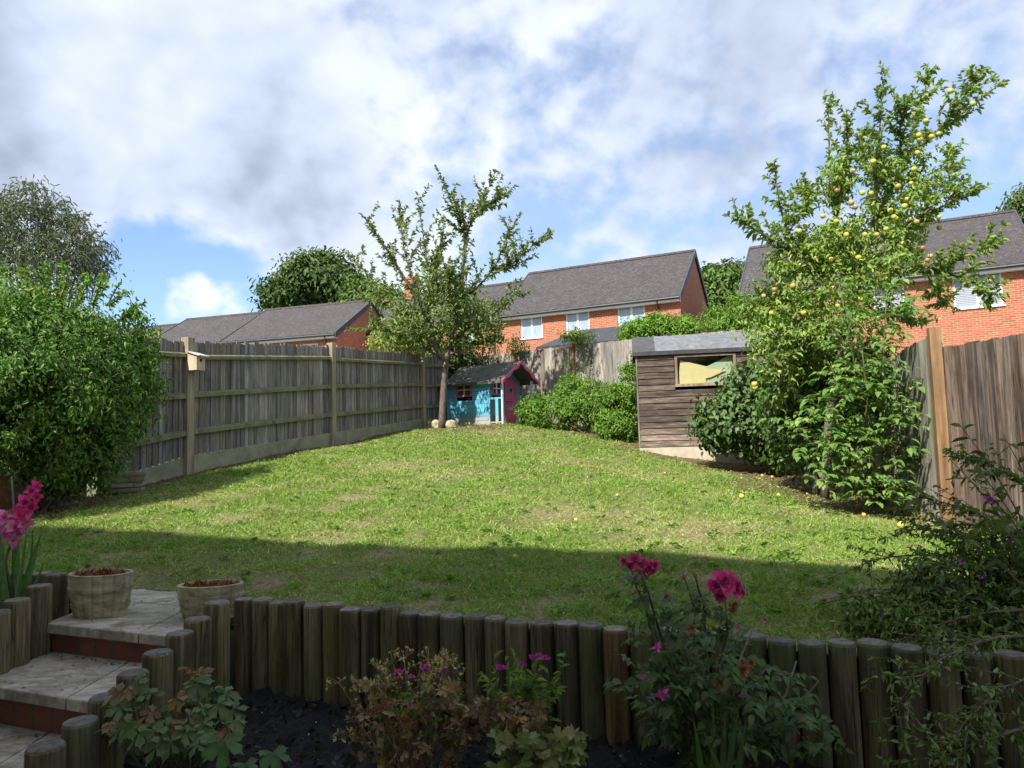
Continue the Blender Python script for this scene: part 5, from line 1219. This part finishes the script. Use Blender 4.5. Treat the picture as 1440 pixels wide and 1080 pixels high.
tips += [(180,1022,2.4,.07),(150,1022,2.4,.055,1),(195,1035,2.4,.07),(270,948,2.7,.06,1),(285,945,2.7,.06,1),(262,940,2.7,.05,1),(300,990,2.6,.07),(320,975,2.6,.07),(330,1000,2.55,.07)]
palmplant('geranium', 'bushy cut-leaved plant with browning leaf tips beside the steps', 'plant', (245,1060), tips, (.11,.165,.055), .045, .078, .16, tpl=T_CUT)
# dried perennial with seed heads
dp0 = pt(585,1085,2.45); bz_ = np.array([dp0[0],dp0[1],-1.15]); dp = thing('dried_perennial', 'straggly brown perennial with seed heads and a few tiny pink flowers', 'plant', bz_)
m = MB(); H = []; 
for k in range(46):
    x = R0.uniform(530,640); y = R0.uniform(920,1040); Y = 2.5+R0.uniform(-.12,.15); q = pt(x,y,Y); m.tube(arc(bz_+NR.normal(0,.05,3)*[1,1,0], q, .08, 6), [.0025,.0022,.002,.0018,.0015,.0012], 5)
    for j in range(7):
        e = q+rdir(1)[0]*[.04,.04,.03]+[0,0,.012]; m.tube([q, e], [.001,.0008], 4); H.append(e)
for k in range(12):
    x = R0.uniform(470,540); y = R0.uniform(960,1040); q = pt(x,y,2.45); m.tube(arc(bz_+NR.normal(0,.03,3)*[1,1,0], q, .12, 6), [.003,.0025,.002,.002,.0015,.0012], 5)
    for j in range(7): e = q+rdir(1)[0]*[.04,.04,.025]; m.tube([q, e], [.001,.0008], 4); H.append(e)
m.build('stem', M['drytwig'], dp, True)
H = np.array(H); n = len(H)
scatter('seed_head', T_LEAF, np.repeat(H,3,0), rdir(n*3), rdir(n*3), .014, .6, leafcol(n*3,(.36,.30,.12),.3), M['farleaf'], dp)
n = 170; x = NR.uniform(495,660,n); y = NR.uniform(960,1075,n); P_ = np.array([pt(a,b,2.42+R0.uniform(-.1,.12)) for a,b in zip(x,y)])
scatter('dead_foliage', T_CUT, P_, rdir(n), rdir(n), NR.uniform(.018,.045,n), 1, leafcol(n,(.20,.14,.065),.35), M['farleaf'], dp, .2)
n = 60; P_ = np.array([pt(R0.uniform(530,650),R0.uniform(960,1060),2.45) for _ in range(n)])
scatter('green_foliage', T_CUT, P_, rdir(n), norm(rdir(n)+[0,-.4,1]), NR.uniform(.02,.045,n), 1, leafcol(n,(.10,.15,.05),.3), M['leaf'], dp, .2)
for (x,y) in ((558,950),(600,938),(563,945),(626,943),(580,952),(578,992),(535,1000),(644,1020),(598,943)): flower(dp, 'small_flower', pt(x,y,2.4), .016, 6, (R0.uniform(-.5,.5),-1,.7), (.50,.05,.32), .8)
# phlox-like clump with narrow leaves
px0 = pt(745,1060,2.5); bz_ = np.array([px0[0],px0[1],-1.15]); phx = thing('phlox', 'fresh green narrow-leaved clump with pink flower tips in front of the logs', 'plant', bz_)
pp = []
for k in range(34):
    x = 735+R0.gauss(0,27); y = R0.uniform(915,985); pp.append(arc(bz_+NR.normal(0,.03,3)*[1,1,0], pt(x,y,2.5+R0.uniform(-.1,.1)), .06, 6))
shoots('foliage', phx, pp, .048, .26, (.12,.20,.06), 70, M['leaf'], M['stem'], .0025, .75, upn=.8, stemname='stem')
for (x,y) in ((757,923),(766,926),(748,925),(700,938),(733,935),(690,1000),(706,940)):
    for j in range(2): flower(phx, 'flower', pt(x+j*4,y,2.38), .014, 6, (R0.uniform(-.4,.4),-1,.6), (.55,.04,.36), .8)
bp = thing('geranium', 'dying clump with curled brown leaves beneath the phlox', 'plant', (bz_[0]-.02, bz_[1]-.12, -1.15)); n = 120
P_ = np.array([pt(R0.uniform(640,765),R0.uniform(985,1030),2.38+R0.uniform(-.08,.1)) for _ in range(n)]); scatter('dead_foliage', T_CUT, P_, rdir(n), rdir(n), NR.uniform(.022,.046,n), 1, leafcol(n,(.20,.14,.07),.35), M['farleaf'], bp, .3)
n = 70; P_ = np.array([pt(R0.uniform(690,815),R0.uniform(1028,1085),2.3+R0.uniform(-.08,.1)) for _ in range(n)]); scatter('foliage', T_PALM, P_, rdir(n), norm(rdir(n)*.6+[0,-.4,1]), NR.uniform(.04,.075,n), 1, leafcol(n,(.20,.22,.075),.3), M['leaf'], bp, .2)
m = MB()
for k in range(30): q = P_[k]; m.tube(arc((bz_[0]+R0.gauss(0,.04), bz_[1]-.1, -1.16), q, .08, 5), .002, 4)
m.build('stem', M['drytwig'], bp, True)
# gladiolus in the left bed
g0 = pt(20,850,3.75); gz0 = np.array([g0[0], g0[1], -.82]); gl = thing('gladiolus', 'gladiolus with a leaning spike of pink flowers and sword leaves at the left edge', 'gladiolus', gz0)
m = MB(); sA = [gz0, pt(8,790,3.75), pt(22,740,3.75), pt(42,705,3.75), pt(56,676,3.75)]; m.tube(sA, [.008,.007,.006,.005,.003], 6); m.tube([gz0, pt(18,800,3.8), pt(20,720,3.8), pt(16,670,3.85)], [.007,.006,.005,.004], 6); m.build('stem', M['stem'], gl, True)
for i, (x, y, r) in enumerate(((53,684,.045),(46,692,.055),(54,700,.045),(38,708,.065),(46,716,.06),(30,724,.07),(36,736,.065),(22,742,.06),(30,752,.055),(8,728,.05),(0,738,.06),(6,752,.045),(20,762,.045))):
    f = (R0.uniform(-.3,.9),-1,R0.uniform(.2,.9)); c_ = (.72,.06,.25) if i < 6 else (.75,.22,.42); flower(gl, 'bloom', pt(x,y,3.72), r*1.15, 7, f, c_, .8)
m2 = MB()
for k, (x0_, y0_, x1_, y1_) in enumerate(((8,850,-10,700),(18,852,38,735),(28,852,58,752),(0,852,12,770),(22,852,26,745),(34,852,62,790),(12,850,4,740),(30,850,46,745))):
    a_ = pt(x0_,y0_,3.75+.03*k-.1); a_[2] = -.82; b_ = pt(x1_,y1_,3.75+.03*k-.1); n_ = 7; sd = norm(np.array([1,.5*(-1)**k,0])); cur = arc(a_, b_, .06, n_)
    ws_ = [.016,.019,.020,.018,.014,.008,.001]; L_ = [c-sd*w for c, w in zip(cur, ws_)]; R_ = [c+sd*w for c, w in zip(cur, ws_)]; md = [c+np.array([0,-.006,0]) for c in cur]
    k_ = R0.uniform(.8,1.3)
    m2 = MB()
    for i in range(n_-1):
        m2.quad([L_[i], md[i], md[i+1], L_[i+1]], (.085*k_,.16*k_,.05*k_)); m2.quad([md[i], R_[i], R_[i+1], md[i+1]], (.085*k_,.16*k_,.05*k_))
    m2.build('sword_leaf', M['leaf'], gl)
# iris-like blades under the rose
ib = pt(1010,1090,2.15); it = thing('iris', 'few upright sword leaves at the foot of the rose', 'plant', (ib[0], ib[1], -1.15)); m2 = MB()
for k, (x1_, y1_) in enumerate(((975,1010),(1003,985),(1020,1000),(1040,990),(1050,1010),(990,1030))):
    a_ = np.array([ib[0]+(k-2.5)*.018, ib[1], -1.15]); b_ = pt(x1_,y1_,2.12); cur = arc(a_, b_, .04, 6); sd = np.array([1,.2,0]); ws_ = [.011,.012,.012,.010,.006,.001]
    m2 = MB()
    for i in range(5): m2.quad([cur[i]-sd*ws_[i], cur[i]+sd*ws_[i], cur[i+1]+sd*ws_[i+1], cur[i+1]-sd*ws_[i+1]], (.09,.16,.05))
    m2.build('sword_leaf', M['leaf'], it)
# cotoneaster-like arching shrub on the right
cb = np.array([*uv(.62,2.98), -.75]); ct = thing('arching_shrub', 'dark small-leaved shrub arching over the log wall at the right edge', 'shrub', cb)
def cpath(x0_,y0_,x1_,y1_,Y0,Y1,sag=.0,n=7):
    a = pt(x0_,y0_,Y0); b = pt(x1_,y1_,Y1); mid = (a+b)/2+np.array([0,0,sag])+NR.normal(0,.03,3); return [a*(1-s)**2+2*mid*s*(1-s)+b*s*s for s in np.linspace(0,1,n)]
main = [cpath(1480,900,1190,880,2.7,2.75,.10), cpath(1480,860,1150,850,2.8,2.9,.16), cpath(1480,820,1215,790,2.9,3.1,.12), cpath(1480,800,1260,745,2.9,3.1,.10), cpath(1480,780,1300,700,2.8,3.0,.05),
        cpath(1480,860,1230,920,2.5,2.5,.10), cpath(1480,840,1180,910,2.7,2.7,.12), cpath(1480,760,1330,740,2.7,2.9,.06), cpath(1480,700,1350,640,2.6,2.7,0), cpath(1480,880,1300,860,2.6,2.6,.06),
        cpath(1500,900,1255,1000,2.1,2.0,.12), cpath(1500,960,1330,1050,2.0,1.85,.06), cpath(1500,1010,1325,1065,1.95,1.8,.04), cpath(1480,930,1300,905,2.5,2.4,.04), cpath(1480,840,1290,800,2.7,2.8,.05), cpath(1480,870,1340,830,2.6,2.7,.05)]
pp = []
for p in main:
    m = MB(); m.tube(p, [.007-.0008*i for i in range(7)], 6); m.build('branch', M['twig'], ct, True)
    for j in range(20):
        t = R0.uniform(.12,.98)*6; i = min(int(t),5); q = p[i]+(p[i+1]-p[i])*(t-i); d = norm(p[i+1]-p[i]); sd = norm(np.cross(d,[0,0,1]))*R0.choice((-1,1)); e = norm(d*.7+sd*.6+NR.normal(0,.25,3)+[0,0,R0.uniform(-.35,.25)])
        pp.append(arc(q, q+e*R0.uniform(.08,.24), .06, 4))
shoots('foliage', ct, pp+main, .024, .5, (.085,.14,.04), 120, M['glossleaf'], r=.0022, spread=.8, upn=.8, var=.35, stemname='twig')
E = [(pt(1330,820,2.75),(.17,.16,.10)),(pt(1410,790,2.75),(.16,.18,.16)),(pt(1250,870,2.75),(.14,.12,.06)),(pt(1430,870,2.6),(.14,.15,.10)),(pt(1370,880,2.6),(.12,.1,.07))]
crown('inner_foliage', ct, E, 6000, 220, .04, .026, .5, (.08,.135,.038), M['glossleaf'], shell=.2, var=.35)
flower(ct, 'small_flower', pt(1390,703,2.5), .02, 6, (-.2,-1,.3), (.40,.04,.36), .8)
for x,y in ((1378,812),(1352,790),(1420,760)): flower(ct, 'small_flower', pt(x,y,2.55), .014, 6, (-.2,-1,.3), (.38,.05,.34), .8)
# broad leaved upright shrub at the right edge
tb = thing('broad_leaved_shrub', 'upright shrub with larger pointed leaves at the right edge above the arching shrub', 'shrub', np.array([*uv(.80,3.0), -.75]))
pp = []; bq = np.array([*uv(.80,3.0), -.75])
for (x,y) in ((1352,600),(1365,650),(1410,610),(1440,600),(1385,690),(1350,700),(1425,660),(1335,645),(1300,720),(1450,690),(1400,735),(1365,745)):
    q = pt(x,y,2.65+R0.uniform(-.15,.2)); mid = (bq+q)/2+np.array([.08,0,.05]); pp.append([bq*(1-s)**2+2*mid*s*(1-s)+q*s*s for s in np.linspace(0,1,7)])
shoots('foliage', tb, pp, .062, .42, (.085,.135,.045), 42, M['leaf'], r=.005, spread=.75, upn=.7, stemname='stem')

# petals dropped on the soil
n = 40; P_ = []
for k in range(n): q = uv(R0.uniform(-.3,.9), R0.uniform(1.6,2.5)); P_.append((q[0], q[1], -1.115))
tag(scatter('fallen_petals', T_LEAF, np.array(P_), rdir(n), norm(rdir(n)*.4+[0,0,1]), .016, .9, leafcol(n,(.5,.14,.30),.3), M['petal']), 'scattered pink petals on the dark soil under the rose', 'petals', kind='stuff')

# ================================================================== SKY, SUN, CAMERA
S = norm(np.array([-.55, -.835, 0])); EL = rad(47); S = np.array([S[0]*math.cos(EL), S[1]*math.cos(EL), math.sin(EL)])
w = bpy.data.worlds.new("World"); scene.world = w; w.use_nodes = True; nt = w.node_tree; nt.nodes.clear()
out = nt.nodes.new('ShaderNodeOutputWorld'); bg = nt.nodes.new('ShaderNodeBackground'); L(nt, bg.outputs[0], out.inputs[0]); bg.inputs[1].default_value = .10
sky = nt.nodes.new('ShaderNodeTexSky'); sky.sky_type = 'NISHITA'; sky.sun_disc = False; sky.sun_elevation = EL; sky.sun_rotation = math.atan2(S[0], S[1]) % (2*pi)
tc = nt.nodes.new('ShaderNodeTexCoord').outputs['Generated']
def vm(op, a, b=None):
    n = nt.nodes.new('ShaderNodeVectorMath'); n.operation = op; L(nt, a, n.inputs[0]) 
    if b is not None:
        if hasattr(b, 'links'): L(nt, b, n.inputs[1])
        else: n.inputs[1].default_value = b
    return n
def mt(op, a, b=0, c=None, clamp=False):
    n = nt.nodes.new('ShaderNodeMath'); n.operation = op; n.use_clamp = clamp
    for i, v in enumerate((a, b, c)):
        if v is None: continue
        if hasattr(v, 'links'): L(nt, v, n.inputs[i])
        else: n.inputs[i].default_value = v
    return n.outputs[0]
nv = vm('NORMALIZE', tc).outputs[0]; sp_ = nt.nodes.new('ShaderNodeSeparateXYZ'); L(nt, nv, sp_.inputs[0])
zc = mt('ADD', mt('MAXIMUM', sp_.outputs[2], 0.0), .75); cx = nt.nodes.new('ShaderNodeCombineXYZ')
L(nt, mt('DIVIDE', sp_.outputs[0], zc), cx.inputs[0]); L(nt, mt('DIVIDE', sp_.outputs[1], zc), cx.inputs[1]); cv = cx.outputs[0]
dlt = (S[0]*.16, S[1]*.16, 0)
def cl(scale, det, rgh, dist, loc=(0,0,0), vec=None): return noise(nt, mapv(nt, cv, (1,1,1), (0,0,0), loc), scale, det, rgh, dist)
n0 = cl(3.2, 9, .50, .2, (2.3,.7,.0)); n1 = cl(3.2, 4, .45, .2, (2.3-dlt[0]*.7,.7-dlt[1]*.7,.0))
p0 = cl(16, 6, .48, .2, (5,1,2)); p1 = cl(16, 3, .4, .25, (5-dlt[0]*.22,1-dlt[1]*.22,2)); nF = cl(48, 5, .55, .1)
def blob(px, py, rdeg, soft=1.0):
    d = norm(ray(px, py)); dt = vm('DOT_PRODUCT', nv, tuple(d)).outputs['Value']; mr = nt.nodes.new('ShaderNodeMapRange'); mr.interpolation_type = 'SMOOTHSTEP'
    L(nt, dt, mr.inputs[0]); mr.inputs[1].default_value = math.cos(rad(rdeg)); mr.inputs[2].default_value = math.cos(rad(rdeg*.15)); return mr.outputs[0]
def addw(lst):
    r = None
    for (x, y, d, k) in lst:
        b = mt('MULTIPLY', blob(x, y, d), k); r = b if r is None else mt('ADD', r, b)
    return r
# clear gaps (blue) - positive opens the cloud
gap = addw([(225,395,6.5,.27),(330,410,5,.20),(200,425,5,.15),(60,215,5,.05),(760,300,8,.035),(840,345,8,.05),(740,345,6,.04),(950,240,9,.015),(1020,350,7,.07),(1120,290,7,.03),(1160,170,9,.03),(1370,330,10,.07),(640,70,7,.07),(590,275,5,.06),(1300,60,8,.04)])
gap = mt('ADD', gap, addw([(290,440,4.2,-.26),(262,418,2.6,-.16),(0,100,12,-.15),(330,200,13,-.15)]))
dens = mt('ADD', mt('ADD', mt('MULTIPLY', n0, .42), mt('MULTIPLY', p0, .46)), mt('MULTIPLY', nF, .12))      # around .5
dens = mt('SUBTRACT', dens, gap)
cover = nt.nodes.new('ShaderNodeMapRange'); cover.interpolation_type = 'SMOOTHSTEP'; L(nt, dens, cover.inputs[0]); cover.inputs[1].default_value = .325; cover.inputs[2].default_value = .54
# darkness of the cloud base
dk = addw([(10,90,14,.60),(50,170,10,.32),(330,190,12,.42),(420,250,9,.28),(280,330,6,.06),(560,90,10,.12),(640,220,12,.12),(1150,40,20,.20),(900,90,16,.14),(1330,140,16,.16),(780,200,12,.08),(1000,260,12,.10)])
br_ = addw([(180,60,10,.20),(200,130,8,.14),(480,100,9,.12),(110,255,12,.13),(500,180,8,.09),(290,425,8,.25),(560,300,12,.08),(760,110,10,.08),(880,310,8,.10)])
lit = mt('ADD', mt('MULTIPLY', mt('SUBTRACT', n1, n0), -.8), mt('MULTIPLY', mt('SUBTRACT', p1, p0), -.40))   # sun-side edges of each puff
thick = mt('MULTIPLY', mt('SUBTRACT', n0, .45), .9)
sh_ = mt('SUBTRACT', mt('ADD', mt('ADD', thick, .33), mt('MULTIPLY', dk, .37)), mt('ADD', mt('MULTIPLY', br_, .9), lit))
cc = ramp(nt, sh_, [(.08, (.47,.485,.51)), (.28, (.40,.427,.48)), (.47, (.32,.355,.425)), (.66, (.225,.255,.315)), (.90, (.13,.15,.185))])
cs_ = vm('SCALE', cc); cs_.inputs['Scale'].default_value = 10; cc = cs_.outputs[0]
blue = mix(nt, 1.0, sky.outputs[0], (.80,.90,1.0), 'MULTIPLY')
veil = mt('SUBTRACT', .27, mt('MULTIPLY', mt('ADD', blob(220,395,8), blob(330,400,6)), .42)); veil = mt('MAXIMUM', veil, .04)
cov = mt('ADD', mt('MULTIPLY', cover.outputs[0], mt('SUBTRACT', 1.0, veil)), veil)
hz = mix(nt, 1.0, cc, (.98,1.0,1.04), 'MULTIPLY')
L(nt, mix(nt, cov, blue, hz), bg.inputs[0])
sun = bpy.data.lights.new('sun', 'SUN'); sun.energy = 4.0; sun.angle = rad(.9); sun.color = (1,.95,.87)
so = bpy.data.objects.new('sun', sun); link(so); so.rotation_euler = Vector(S.tolist()).to_track_quat('Z', 'Y').to_euler(); so.location = (-10,-10,20)
cam = bpy.data.cameras.new('camera'); co = bpy.data.objects.new('camera', cam); link(co); scene.camera = co
cam.sensor_width = 36; cam.lens = 36*FPX/1440; cam.clip_start = .05; cam.clip_end = 2000
from mathutils import Matrix
co.matrix_world = Matrix(((Rt[0],Up[0],-Fw[0],0),(Rt[1],Up[1],-Fw[1],0),(Rt[2],Up[2],-Fw[2],0),(0,0,0,1)))
vs_ = scene.view_settings; vs_.view_transform = 'Standard'; vs_.look = 'None'; vs_.exposure = 1.2; vs_.gamma = 1
scene.render.resolution_x = 1024; scene.render.resolution_y = 768
